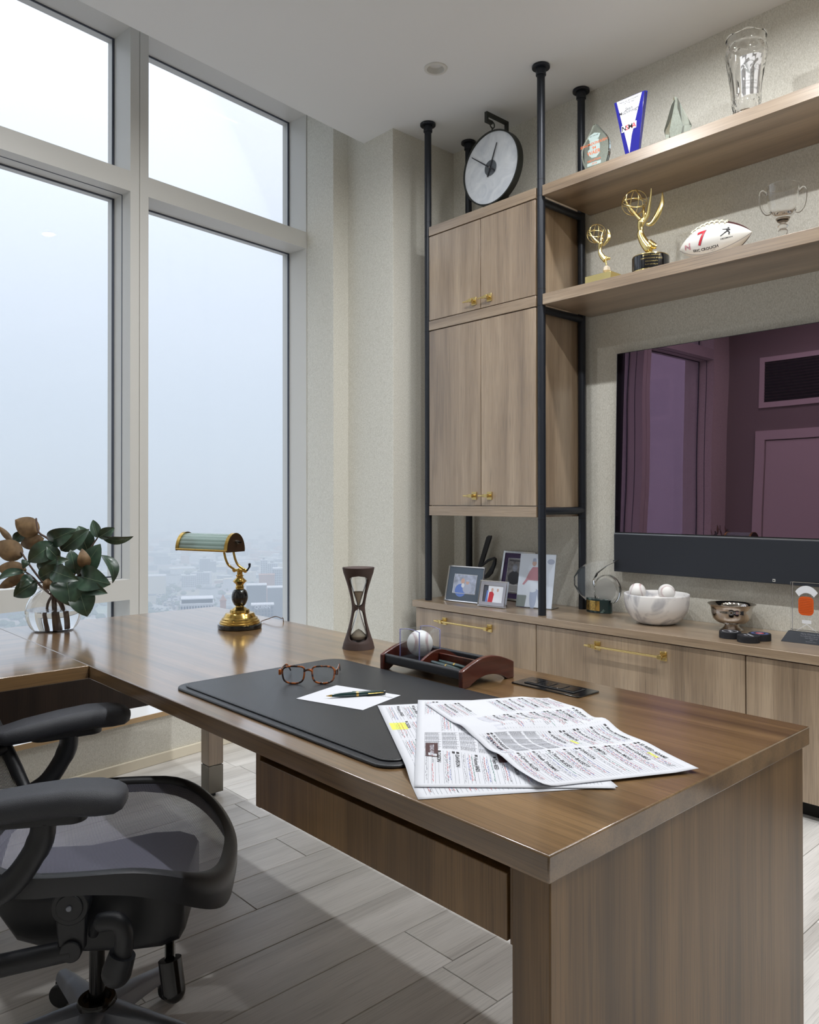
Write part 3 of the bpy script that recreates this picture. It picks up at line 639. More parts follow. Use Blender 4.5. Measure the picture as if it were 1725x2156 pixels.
MB().tube([sm+axd*(SL/2)+V((0, 0, 0.03)), sm+axd*(SL/2+0.012)+V((0, 0, 0.03))], 0.007, 14).build('socket_collar', 'steel_grey', sh, smooth=40)
MB().tube([sm+axd*(SL/2+0.012)+V((0, 0, 0.03)), sm+axd*(SL/2+0.026)+V((0, 0, 0.03))], 0.0032, 10).build('switch', 'black_gloss', sh, smooth=40)
cord = []
for x, y, z in ((540, 1315, 0.012), (553, 1307, 0.006), (565, 1303, 0.012), (580, 1298, 0.020), (592, 1302, 0.016), (597, 1307, 0.004)):
    cord.append(onZ(x, y+ (DT+z-DT)*0, DT+z))
cord.append(cord[-1]+V((-0.03, 0.03, -0.12)))
tag(MB().tube(spline(cord, 6), 0.0016, 6).build('lamp_cord', pbr('cord_brown', (96, 74, 58), 0.5), smooth=60), 'thin brown cord trailing from the brass lamp over the desk edge', 'cord')

# hourglass
hc = onZ(755, 1364, DT); hc.z = DT
hgl = thing('hourglass', 'brown leather covered hourglass with pale sand on the desk', 'hourglass', hc, rz=math.atan2(-hc.y, -hc.x))
HH = 0.250
def hr(z):
    t = z/HH; w_ = abs(t-0.5)*2
    return 0.0205+0.0325*(w_**1.5 if w_ < 0.86 else 0.86**1.5+(w_-0.86)*0.8)
def edge(z):       # half opening angle of the window at height z
    best = 0.0
    for c, h in ((HH*0.29, HH*0.195), (HH*0.71, HH*0.195)):
        q = abs(z-c)/h
        if q < 1: best = max(best, 0.98*(1-q**6)**0.5)
    return best
mb = MB()
NZ = 64
for sgn in (0, math.pi):
    rs = []
    for j in range(NZ+1):
        z = HH*j/NZ; e = edge(z); a0, a1 = e, math.pi-e; ro = hr(z); ri = ro-0.0055
        if e < 0.02: a0, a1 = 0.0, math.pi
        pts = [V((ro*math.cos(sgn+a0+(a1-a0)*i/16), ro*math.sin(sgn+a0+(a1-a0)*i/16), z)) for i in range(17)]
        pts += [V((ri*math.cos(sgn+a0+(a1-a0)*i/16), ri*math.sin(sgn+a0+(a1-a0)*i/16), z)) for i in range(16, -1, -1)]
        rs.append(pts)
    mb.rings(rs)
mb.build('leather_case', 'brown_leather', hgl, smooth=50)
r0 = hr(0); MB().lathe([(r0-0.002, -0.0), (r0, 0.001), (hr(0.018), 0.018), (0.012, 0.020)], 48).build('base_disc', 'brown_leather', hgl, smooth=40)
r1 = hr(HH); MB().lathe([(0.012, HH-0.02), (hr(HH-0.018), HH-0.018), (r1, HH-0.001), (r1-0.002, HH)], 48).build('top_disc', 'brown_leather', hgl, smooth=40)
def gb(z): return max(0.0035, hr(z)-0.0125) if 0.028 < z < HH-0.028 else 0.02
gz = [0.0215+i*(HH-0.043)/60 for i in range(61)]
def gr(z):
    w_ = abs(z/HH-0.5)*2; base = 0.003+0.0405*max(0, w_-0.02)**1.1
    d = min(z-0.0213, HH-0.0213-z)/0.03
    return base*(1 if d >= 1 else max(0.05, math.sqrt(max(0, 1-(1-d)**2))))
MB().lathe([(gr(z), z) for z in gz]+[(max(0.0012, gr(z)-0.0013), z) for z in gz[::-1] if 0.024 < z < HH-0.024], 36, loop=False).build('glass_bulb', 'clear_glass', hgl, smooth=60)
zl = HH*0.70
MB().lathe([(max(0.001, gr(z)-0.0016), z) for z in gz if HH*0.51 < z < zl]+[(gr(zl)-0.0017, zl), (0.012, zl-0.004), (0.001, zl-0.007)], 32).build('upper_sand', 'sand', hgl, smooth=60)
MB().lathe([(max(0.001, gr(z)-0.0016), z) for z in gz if 0.0235 < z < HH*0.165]+[(0.010, HH*0.215), (0.001, HH*0.235)], 32).build('lower_sand', 'sand', hgl, smooth=60)

# leather desk pad
pad = thing('desk_pad', 'dark leather desk pad with stitched rounded edge on the desk', 'desk pad', ((-1.815-1.0)/2, (0.868+1.373)/2, DT))
PWx, PWy = 0.815, 0.505
MB().prism(rrect(PWx, PWy, 0.045, 8), 0.0, 0.006).build('pad_base', 'leather_black', pad, bevel=0.003, seg=3)
MB().prism(rrect(PWx-0.034, PWy-0.034, 0.034, 8), 0.006, 0.0095).build('pad_top', 'leather_black', pad, bevel=0.002, seg=2)
mb = MB(); pp = [V((a, c, 0.0096)) for a, c in rrect(PWx-0.044, PWy-0.044, 0.03, 8)]; pp.append(pp[0])
for a, c in zip(pp, pp[1:]):
    d = c-a; nn = max(1, int(d.length/0.008)); s_ = V((-d.y, d.x, 0)).normalized()*0.0007
    for i in range(nn):
        p = a+d*(i/nn); q = a+d*((i+0.62)/nn); mb.add([p-s_, q-s_, q+s_, p+s_], [(0, 1, 2, 3)])
tag(mb.build('stitching', 'stitch', pad), kind='stuff')
ZP = DT+0.0098
# spectacles
g0, g1 = onZ(380+722*.29, 1350+312*.29, ZP), onZ(380+1135*.29, 1350+312*.29, ZP); gm = (g0+g1)/2; gx = (g1-g0).normalized(); gy = V((-gx.y, gx.x, 0))
gl = thing('spectacles', 'tortoiseshell spectacles standing open on the leather desk pad', 'spectacles', (gm.x, gm.y, ZP), rz=math.atan2(gx.y, gx.x))
gw = (g1-g0).length; lw, lh = gw*0.39, 0.040
def lens_outline(cx, k=1.0, sgn=1):
    o_ = [(-0.5, 0.18), (-0.44, 0.46), (-0.15, 0.52), (0.25, 0.50), (0.47, 0.36), (0.5, 0.05), (0.42, -0.34), (0.18, -0.5), (-0.18, -0.5), (-0.42, -0.32)]
    return [V((cx+p.x*lw*k*sgn, 0.0, 0.0225+p.y*lh*k)) for p in spline([(a, c, 0) for a, c in o_], 5, True)]
fm = []
for sgn in (-1, 1):
    cx = sgn*gw*0.262; P = lens_outline(cx, 1.0, sgn); P = [V((p.x, 0.004*(abs(p.x)/gw*2)**2, p.z)) for p in P]
    MB().tube(P, 0.0023, 8, closed=True, up=(0, 1, 0)).build('rim', 'tortoiseshell', gl, smooth=60)
    ln = lens_outline(cx, 0.96, sgn); m_ = MB(); m_.add([(p.x, 0.002, p.z) for p in ln]+[(p.x, 0.0034, p.z) for p in ln], [tuple(range(len(ln)))[::-1], tuple(range(len(ln), 2*len(ln)))]+[(i, (i+1) % len(ln), len(ln)+(i+1) % len(ln), len(ln)+i) for i in range(len(ln))]); m_.build('lens', 'window_glass', gl)
    ex = sgn*gw*0.5
    MB().box((ex-0.004, 0.001, 0.022), (ex+0.003, 0.010, 0.036)).build('end_piece', 'tortoiseshell', gl, bevel=0.002)
    MB().tube(spline([(ex, 0.006, 0.030), (ex*1.0, 0.04, 0.031), (ex*0.97, 0.088, 0.029), (ex*0.95, 0.115, 0.018), (ex*0.93, 0.138, 0.0045)], 5), [0.0036]*10+[0.0032]*9+[0.003, 0.0026], 8, flat=0.6).build('temple', 'tortoiseshell', gl, smooth=60)
MB().tube(bez((-gw*0.075, 0.0, 0.031), (-gw*0.03, -0.002, 0.037), (gw*0.03, -0.002, 0.037), (gw*0.075, 0.0, 0.031), 10), 0.0028, 8).build('bridge', 'tortoiseshell', gl, smooth=60)

# note card and pens
cc = [onZ(380+a*.29, 1350+c*.29, ZP) for a, c in ((860, 418), (1340, 500), (1580, 395), (1120, 322))]
cm = sum(cc, V())/4; cu_ = ((cc[1]-cc[0])+(cc[2]-cc[3])).normalized(); cv_ = V((-cu_.y, cu_.x, 0)); cw, ch = 0.185, 0.150
card = thing('note_card', 'white correspondence card with a green oval mark lying on the desk pad', 'note card', (cm.x, cm.y, ZP), rz=math.atan2(cu_.y, cu_.x))
MB().box((-cw/2, -ch/2, 0), (cw/2, ch/2, 0.0006)).build('card', 'paper', card)
q = MB(); q.add([(0.0+0.012*math.cos(i*R(15))-0.012, 0.046+0.0052*math.sin(i*R(15)), 0.0007) for i in range(24)], [tuple(range(24))]); q.build('oval_mark', pbr('mark_green', (40, 92, 74), 0.5), card)
mb = MB(); put_text(mb, 'SEAN McDONOUGH', lambda a, c: (a+0.006, c+0.046, 0.0008), 0.009, align='LEFT'); tag(mb.build('printed_name', 'ink_grey', card), kind='stuff')
def pen(label, p0, p1, z, group=None, roll=0.0):
    d = V((p1.x-p0.x, p1.y-p0.y, 0)); Ln = 0.138; c = (p0+p1)/2
    t = thing('ballpoint_pen', label, 'pen', (c.x, c.y, z), rz=math.atan2(d.y, d.x), group=group)
    Q = Matrix.Rotation(math.pi/2, 4, 'Y'); r = 0.0056
    def L_(prof, name, mat): MB().lathe(prof, 20, (0, 0, r), M=Q).build(name, mat, t, smooth=35)
    h = Ln/2
    L_([(0.0006, -h), (0.0011, -h+0.004), (0.0030, -h+0.013)], 'tip', 'brass'); L_([(0.0031, -h+0.013), (0.0046, -h+0.03), (0.0056, -h+0.055), (0.0058, -0.0)], 'barrel', 'pen_green')
    L_([(0.0062, 0.0), (0.0062, 0.0055)], 'centre_band', 'brass'); L_([(0.0058, 0.0055), (0.0056, 0.03), (0.0048, h-0.004)], 'cap', 'pen_green'); L_([(0.0050, h-0.004), (0.0047, h)], 'finial', 'black_gloss')
    MB().tube([(h-0.006, -0.005, r*1.2), (h-0.008, -0.0078, r*1.2), (h-0.042, -0.0066, r*1.1)], 0.0011, 8, flat=1.6).build('clip', 'brass', t, smooth=60)
    return t
pen('dark green ballpoint pen with brass trim lying on the note card', onZ(380+1040*.29, 1350+420*.29, ZP), onZ(380+1505*.29, 1350+388*.29, ZP), ZP+0.0007)

# score sheets
def sheet(label, O, U, Vv, nu_, nv_, zfn, kind):
    """O corner, U reading direction vector, Vv page-up vector; zfn(u,v) height over the desk"""
    t = thing('score_sheet', label, 'paper', (O.x, O.y, DT), group=None)
    def over_pad(q):
        d = max(-1.82-q.x, q.x+0.996, 0.863-q.y, q.y-1.378, 0.0); k_ = max(0.0, 1-d/0.07); return 0.0108*k_*k_*(3-2*k_)
    def P(u, v, dz=0.0): q = O+U*u+Vv*v; return V((q.x-O.x, q.y-O.y, over_pad(q)+zfn(u, v)+dz))
    MB().grid(lambda a, c: P(a, c), 40, 26).build('sheet', 'paper', t, smooth=60, solid=0.0003)
    UL, VL = U.length, Vv.length
    rr = random.Random(kind*11+5)
    inks = {k: MB() for k in ('ink_black', 'ink_red', 'ink_blue', 'ink_green', 'ink_grey', 'ink_grey_light', 'marker_yellow', 'ink_maroon')}
    Z1, Z2 = 0.0004, 0.00055
    def quad(k, u0, v0, u1, v1, dz=Z1):
        m = max(1, int(abs(u1-u0)*UL/0.02)); mm = max(1, int(abs(v1-v0)*VL/0.02))
        inks[k].grid(lambda a, c: P(u0+(u1-u0)*a, v0+(v1-v0)*c, dz), m, mm)
    def word(k, u, v, ln, hgt_=0.0022):
        nseg = max(3, int(ln/0.0016)); w_ = 0.00035/VL; pts = []
        for i in range(nseg+1): pts.append((u+ln*i/nseg/UL, v+(rr.uniform(-0.5, 0.5))*hgt_/VL))
        for (a, c), (d, e) in zip(pts, pts[1:]): inks[k].add([P(a, c-w_, Z2), P(d, e-w_, Z2), P(d, e+w_, Z2), P(a, c+w_, Z2)], [(0, 1, 2, 3)])
    def text(k, s, u, v, size, **kw):
        put_text(inks[k], s, lambda a, c: P(u+a/UL, v+c/VL, Z2+0.0001), size, align='LEFT', **kw)
    return t, P, quad, word, text, inks, rr, UL, VL
def finish(t, inks):
    for k, m_ in inks.items():
        if m_.v:
            tag(m_.build('print_'+k.replace('ink_', ''), k, t), kind='stuff')
TL, BL = onZ(780+247*.4058, 1450+90*.4058, DT), onZ(780+228*.4058, 1450+518*.4058, DT)
def run(label, O, U, Vv, zfn, kind, names):
    t, P, quad, word, text, inks, rr, UL, VL = sheet(label, O, U, Vv, 40, 26, zfn, kind)
    cols = [(0.03, 0.235), (0.255, 0.47), (0.49, 0.685), (0.705, 0.97)]
    ni = 0
    nrow = 9
    for ci, (u0, u1) in enumerate(cols):
        for rI in range(nrow):
            v0 = 0.05+rI*0.102; v1 = v0+0.094
            blank = (kind == 2 and ((ci == 0 and rI in (2, 3)) or (ci == 1 and rI in (0, 1)) )) or (kind == 1 and (ci == 1 and rI == 0))
            if blank: continue
            table = (kind == 1 and ci == 2 and rI < 6) or (kind == 2 and ci == 2 and rI in (1, 2, 3))
            if table:
                for k in range(9): quad('ink_grey', u0, v0+0.010*k, u1, v0+0.010*k+0.0016)
                for k in range(7): quad('ink_grey', u0+(u1-u0)*k/7, v0, u0+(u1-u0)*k/7+0.0016, v1)
                for k in range(8):
                    for q_ in range(7): word('ink_grey_light' if q_ % 2 else 'ink_grey', u0+(u1-u0)*(q_+0.15)/7, v0+0.010*k+0.006, 0.010, 0.0016)
                continue
            for k in range(5): quad('ink_grey', u0, v0+0.019*k, u1, v0+0.019*k+0.0012)
            quad('ink_black', u0, v0+0.074, u0+0.014, v0+0.090)
            if rr.random() < 0.45: quad('ink_black', u0, v0+0.05, u0+0.015, v0+0.066)
            nm = names[ni % len(names)]; ni += 1
            text('ink_black', nm, u0+0.022, v0+0.077, min(0.0105, (u1-u0-0.05)*UL/len(nm)*1.6), bold=0.006)
            for k, (ink, pr) in enumerate((('ink_grey', 0.9), ('ink_red', 0.85), ('ink_blue', 0.8), ('ink_red', 0.6), ('ink_green', 0.5))):
                if rr.random() < pr:
                    vv = v0+0.010+0.0115*k; uu = u0+0.004+rr.random()*0.03
                    while uu < u1-0.03:
                        ln = rr.uniform(0.004, 0.014); word(ink if rr.random() < 0.85 else 'ink_black', uu, vv+rr.uniform(-0.002, 0.002), ln); uu += ln/UL+0.006
            if rr.random() < 0.16: quad('marker_yellow', u0+0.1, v0+0.03, u0+0.155, v0+0.05, 0.0003)
    return t, P, quad, word, text, inks
NB = ['Hudson JANDS', 'Taylor REED', 'Samari MORROW', 'Eli STOWERS', 'Steven SLAYTON', 'Johnny RYDER', 'Ty NORMAN', 'Malcolm JOHNSON', 'CONCEPCION', 'CASON', 'DAVISON']
NC_ = ['Jacob BOSTICK', '9 Jahdae WALKER', 'Moose MUHAMMAD', '6 Cyrus ALLEN', '3 Noah THOMAS', '2 Terry BUSSEY', '1 Larry BASSETT', 'DAKOTA', 'SMITH', "LeVeon MOSS", 'Amari DANIELS', '55 REED ADAMS', '76 DEMERY', '78 ZUHN', '75 SCHNEIDER', 'ANDERSON', 'EMPEROR']
uA = onZ(780+248*.4058, 1450+578*.4058, DT)-onZ(780+37*.4058, 1450+115*.4058, DT); nA = V((-uA.y, uA.x, 0)).normalized()
tA, P, quad, word, text, inks = run('annotated score sheet at the bottom of the pile of three', onZ(780+37*.4058, 1450+115*.4058, DT), uA, nA*0.325, lambda u, v: 0.0008, 3, NB)
quad('marker_yellow', 0.27, 0.02, 0.36, 0.12, 0.0003); quad('ink_maroon', 0.72, 0.10, 0.78, 0.2); finish(tA, inks)
uB = BL-TL; nB = V((-uB.y, uB.x, 0)).normalized()
tB, P, quad, word, text, inks = run('annotated score sheet in the middle of the pile with a maroon team box', TL, uB, nB*0.32, lambda u, v: 0.0026, 1, NB)
quad('ink_maroon', 0.62, 0.055, 0.765, 0.125, 0.0006); text('paper_ink' if 'paper_ink' in inks else 'ink_grey_light', 'TEXAS A&M', 0.64, 0.09, 0.0105, bold=0.012); quad('ink_maroon', 0.62, 0.455, 0.765, 0.50, 0.0006); text('ink_grey_light', 'OPPONENTS', 0.635, 0.477, 0.006)
finish(tB, inks)
cTL, cBOT, cTOP = onZ(780+285*.4058, 1450+115*.4058, DT), onZ(780+870*.4058, 1450+530*.4058, DT), onZ(780+945*.4058, 1450+42*.4058, DT+0.012)
uC = cBOT-cTL; uC.z = 0; vC = (onZ(780+1675*.4058, 1450+428*.4058, DT)-cBOT)*0.5+(cTOP-cTL)*0.5; vC.z = 0
def zC(u, v):
    z = 0.0046
    z += 0.012*math.exp(-((u-0.40-0.05*v)/0.07)**2)*(0.5+0.5*v)+0.008*math.exp(-((u-0.72)/0.09)**2)*(1-0.6*v)+0.010*max(0, (0.12-v)/0.12)**2*max(0, (u-0.6)/0.4)
    return z+0.003*max(0, v-0.85)/0.15
tC, P, quad, word, text, inks = run('creased annotated score sheet on top of the pile', cTL, uC, vC, zC, 2, NC_)
quad('ink_grey_light', 0.705-0.01, 0.045, 0.9-0.22, 0.12, 0.0003); text('ink_black', 'TEXAS A&M', 0.52, 0.085, 0.012, bold=0.012); quad('ink_grey_light', 0.27, 0.20, 0.47, 0.26, 0.0003)
finish(tC, inks)

# valet tray with case, baseball and pens
TX0, TX1, TY0, TY1 = -1.626, -1.318, 1.378, 1.572
tray = thing('valet_tray', 'mahogany and black leather valet tray with arched ends on the desk', 'tray', ((TX0+TX1)/2, (TY0+TY1)/2, DT))
tl = TY1-TY0
def endplate(x0, x1, h0, hm, b0, name='end_plate', ya=0.0, yb=1.0):
    top = [(TY0+tl*(ya+(yb-ya)*i/16), h0+(hm-h0)*math.sin(math.pi*i/16)) for i in range(17)]
    bot = [(TY0+tl*(ya+(yb-ya)*i/16), b0*math.sin(math.pi*min(1, max(0, (i-2)/12)))**0.8 if 2 <= i <= 14 else 0.0) for i in range(17)]
    return MB().prism([(a, c) for a, c in bot]+[(a, c) for a, c in top[::-1]], x0, x1, lambda a, c, d: V((d, a, DT+c))).build(name, 'mahogany', tray, bevel=0.002, w=True)
endplate(TX0, TX0+0.013, 0.042, 0.068, 0.022); endplate(TX1-0.013, TX1, 0.042, 0.068, 0.022)
def bx(a, c, name, mat, bev=0.0): return MB().box(a, c).build(name, mat, tray, bevel=bev, w=True)
xa, xb = TX0+0.0131, TX1-0.0131
bx((xa, TY0+0.012, DT+0.024), (xb, TY1-0.012, DT+0.030), 'tray_floor', 'leather_black')
for y0 in (TY0+0.006, TY1-0.018):
    MB().prism(rrect(0.013, 0.026, 0.006, 5), xa, xb, lambda a, c, d: V((d, y0+0.0065+a, DT+0.031+c))).build('padded_side', 'leather_black', tray, smooth=40, w=True)
xd = TX0+0.125
MB().prism([(TY0+0.02+0.15*i/14, 0.030) for i in range(15)]+[(TY0+0.02+0.15*i/14, 0.0305+0.030*math.sin(math.pi*i/14)) for i in range(14, -1, -1)], xd, xd+0.008, lambda a, c, d: V((d, a, DT+c))).build('divider', 'mahogany', tray, bevel=0.001, w=True)
bx((xd+0.0085, TY0+0.092, DT+0.030), (xb, TY0+0.099, DT+0.052), 'cross_divider', 'mahogany', 0.001)
ZT = DT+0.0302
pen('dark green pen lying in the front of the valet tray', V((xb-0.012, TY0+0.032, 0)), V((xb-0.145, TY0+0.052, 0)), ZT)
pen('second dark green pen in the valet tray, behind the front one', V((xb-0.006, TY0+0.060, 0)), V((xb-0.14, TY0+0.074, 0)), ZT)
def seam(t): # baseball seam curve
    a = 0.44; return V((math.cos(t)-0.0, 0, 0))
pbr('ball_leather', (236, 234, 230), 0.45, var=0.04, vscale=30); pbr('seam_red', (168, 40, 46), 0.6)
def seam_pt(t, r):
    b_ = 0.4*math.pi; th = math.pi/2-(math.pi/2-0.4*1.0)*math.cos(t)*1.0; ph = t/2+0.4*1.0*math.sin(2*t)
    return V((math.sin(th)*math.cos(ph), math.sin(th)*math.sin(ph), math.cos(th)))*r
def baseball(label, c, r, rot, group=None, ink=True):
    t = thing('baseball', label, 'baseball', (c[0], c[1], c[2]-r), group=group)
    Q = rot.to_4x4() if not isinstance(rot, Matrix) else rot
    MB().sphere((0, 0, r), r, 40, 24).build('cover', 'ball_leather', t, smooth=80)
    mb = MB(); n_ = 110
    for i in range(n_):
        t0 = 4*math.pi*i/n_; p = seam_pt(t0, r*1.003); d = (seam_pt(t0+0.02, r)-seam_pt(t0-0.02, r)).normalized(); s_ = p.normalized().cross(d)
        for sg in (-1, 1):
            a = p-d*0.0006; e = p+s_*(sg*r*0.115)+d*(r*0.055); e = e.normalized()*r*1.003
            ww = d*0.0009
            mb.add([Q @ q_ + V((0, 0, r)) for q_ in (a, a+ww, e+ww, e)], [(0, 1, 2, 3)])
    tag(mb.build('red_stitching', 'seam_red', t), kind='stuff')
    MB().tube([Q @ seam_pt(4*math.pi*i/160, r*0.998)+V((0, 0, r)) for i in range(160)], 0.0006, 5, closed=True).build('seam', 'ink_grey_light', t)
    return t
rb = 0.0355
cxx, cyy = xa+0.052, TY0+0.088
baseball('white baseball with red stitching inside the clear display cube', (cxx, cyy, ZT+0.0035+rb), rb, Matrix.Rotation(R(55), 4, 'Z') @ Matrix.Rotation(R(70), 4, 'X'))
case = thing('display_cube', 'clear acrylic display cube holding a baseball on the valet tray', 'display case', (cxx, cyy, ZT))
hc_ = 0.0385
for a, c in (((-hc_, -hc_, 0), (hc_, -hc_+0.0018, 0.077)), ((-hc_, hc_-0.0018, 0), (hc_, hc_, 0.077)), ((-hc_, -hc_+0.002, 0), (-hc_+0.0018, hc_-0.002, 0.077)), ((hc_-0.0018, -hc_+0.002, 0), (hc_, hc_-0.002, 0.077)), ((-hc_+0.002, -hc_+0.002, 0.0), (hc_-0.002, hc_-0.002, 0.002))):
    MB().box(a, c).build('panel', 'acrylic_thin' if 'acrylic_thin' in MAT else 'window_glass', case)
def edgemat():
    m, nt, b, out = node_mat('acrylic_edge'); sock(b, 'Base Color', (*lin((190, 190, 236)), 1)); sock(b, 'Roughness', 0.1); sock(b, 'Transmission Weight', 0.7); MAT['acrylic_edge'] = m
edgemat()
mb = MB()
for sx_ in (-1, 1):
    for sy_ in (-1, 1): MB().box((sx_*hc_-0.0011, sy_*hc_-0.0011, 0), (sx_*hc_+0.0011, sy_*hc_+0.0011, 0.0775)).build('corner_edge', 'acrylic_edge', case)
for q in (-1, 1):
    MB().tube(bez((-hc_, q*hc_, 0.077), (-hc_*0.3, q*hc_, 0.083), (hc_*0.3, q*hc_, 0.083), (hc_, q*hc_, 0.077), 8), 0.0011, 6).build('lid_edge', 'acrylic_edge', case)
MB().grid(lambda a, c: V(((a*2-1)*hc_, (c*2-1)*hc_, 0.077+0.0045*(1-(a*2-1)**2))), 10, 2).build('lid', 'window_glass', case, solid=0.0012)
# power box let into the desk
pw = thing('desk_power_outlet', 'black flush power outlet strip set in the desk top', 'power outlet', (-1.1790, 1.558, DT))
MB().prism(rrect(0.205, 0.086, 0.006, 4), 0.0, 0.0035).build('cover_plate', 'black_gloss', pw, bevel=0.001)
pbr('black_plastic', (24, 25, 28), 0.4)
md_ = MB().prism(rrect(0.150, 0.050, 0.003, 3), 0.0035, 0.0055).build('socket_block', 'black_plastic', pw, bevel=0.0006)
for i in range(4):
    x = -0.054+i*0.036; s_ = MB().box((x-0.015, -0.019, 0.0055), (x+0.015, 0.019, 0.0068)).build('socket', 'black_gloss', md_, bevel=0.0008)
    if i < 2:
        for a in (-0.006, 0.006): MB().box((x+a-0.0013, -0.004, 0.0068), (x+a+0.0013, 0.006, 0.0071)).build('slot', 'shadow_gap', pw)
# ------------------------------------------------------------------ television and soundbar
TVX0, TVX1, TVY = -2.253, -0.61, 3.485
tv = thing('television', 'large flat black television on the fabric wall with a mauve sheen', 'television', ((TVX0+TVX1)/2, 3.5, 1.5))
def screen():
    m, nt, b, out = node_mat('screen_black'); N = nt.nodes.new; nt.nodes.remove(b)
    g = N('ShaderNodeBsdfGlossy'); g.inputs['Roughness'].default_value = 0.0; d = N('ShaderNodeBsdfDiffuse'); d.inputs[0].default_value = (0.006, 0.005, 0.007, 1)
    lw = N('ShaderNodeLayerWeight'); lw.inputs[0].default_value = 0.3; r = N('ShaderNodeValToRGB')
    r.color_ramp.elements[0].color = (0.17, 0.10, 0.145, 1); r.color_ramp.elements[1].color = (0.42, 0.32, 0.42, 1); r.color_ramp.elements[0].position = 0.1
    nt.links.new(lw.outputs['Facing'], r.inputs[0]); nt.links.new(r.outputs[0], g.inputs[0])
    t = N('ShaderNodeTexCoord'); n = N('ShaderNodeTexNoise'); n.inputs['Scale'].default_value = 2.2; n.inputs['Detail'].default_value = 0; bp = N('ShaderNodeBump'); bp.inputs['Strength'].default_value = 0.25; bp.inputs['Distance'].default_value = 0.004
    nt.links.new(t.outputs['Object'], n.inputs['Vector']); nt.links.new(n.outputs['Fac'], bp.inputs['Height']); nt.links.new(bp.outputs[0], g.inputs['Normal'])
    a = N('ShaderNodeAddShader'); nt.links.new(g.outputs[0], a.inputs[0]); nt.links.new(d.outputs[0], a.inputs[1]); nt.links.new(a.outputs[0], out.inputs[0]); MAT['screen_black'] = m
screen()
til = math.tan(R(1.6))
def tvp(x, y, z): return V((x, y+(z-1.04)*til, z))
def tvbox(x0, x1, y0, y1, z0, z1): return MB().hexa([tvp(x0, y0, z0), tvp(x1, y0, z0), tvp(x1, y1, z0), tvp(x0, y1, z0)], [tvp(x0, y0, z1), tvp(x1, y0, z1), tvp(x1, y1, z1), tvp(x0, y1, z1)])
pbr('speaker_cloth', (34, 38, 46), 0.8, bump=0.4, bscale=1800); pbr('tv_trim', (150, 152, 156), 0.3, metal=0.8)
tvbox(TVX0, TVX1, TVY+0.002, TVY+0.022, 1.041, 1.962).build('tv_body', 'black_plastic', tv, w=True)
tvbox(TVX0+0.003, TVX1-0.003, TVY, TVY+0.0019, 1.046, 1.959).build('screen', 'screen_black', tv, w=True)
tvbox(TVX0, TVX1, TVY-0.006, TVY+0.02, 1.035, 1.0408).build('bottom_trim', 'tv_trim', tv, w=True)
tvbox(TVX0, TVX0+0.0025, TVY-0.001, TVY+0.02, 1.041, 1.962).build('side_trim', 'tv_trim', tv, w=True)
sb = thing('soundbar', 'wide dark soundbar panel mounted under the television', 'soundbar', ((TVX0+TVX1)/2, 3.5, 0.94))
MB().box((TVX0+0.003, TVY-0.012, 0.845), (TVX1, YW-0.004, 1.0345)).build('grille_cloth', 'speaker_cloth', sb, bevel=0.002, w=True)
lx = onY(1630, 1222, TVY-0.013)
MB().box((lx.x-0.006, TVY-0.0128, lx.z-0.006), (lx.x+0.006, TVY-0.0121, lx.z+0.006)).build('badge', 'frame_white', sb, w=True)
MB().box((lx.x-0.004, TVY-0.0132, lx.z-0.003), (lx.x+0.003, TVY-0.0129, lx.z+0.002)).build('badge_mark', 'black_plastic', sb, w=True)

# ------------------------------------------------------------------ picture frames on the credenza
pbr('silver_frame', (206, 206, 208), 0.18, metal=1.0); pbr('pewter', (176, 172, 176), 0.3, metal=0.9)
pbr('mat_slate', (84, 96, 110), 0.5); pbr('mat_purple', (84, 66, 116), 0.5); pbr('photo_pale', (170, 178, 198), 0.25, var=0.3, vscale=40); pbr('photo_grey', (150, 150, 158), 0.3, var=0.35, vscale=60)
pbr('photo_blue', (104, 134, 206), 0.3); pbr('photo_skin', (206, 172, 158), 0.3); pbr('photo_red', (196, 44, 56), 0.3); pbr('photo_white', (228, 232, 240), 0.3); pbr('photo_dark', (70, 72, 84), 0.3); pbr('photo_faint_red', (206, 150, 158), 0.3); pbr('photo_faint_blue', (178, 186, 206), 0.3)
pbr('velvet_black', (22, 22, 24), 0.9)
def ell(cx, cz, rx, rz_, n=18): return [(cx+rx*math.cos(2*math.pi*i/n), cz+rz_*math.sin(2*math.pi*i/n)) for i in range(n)]
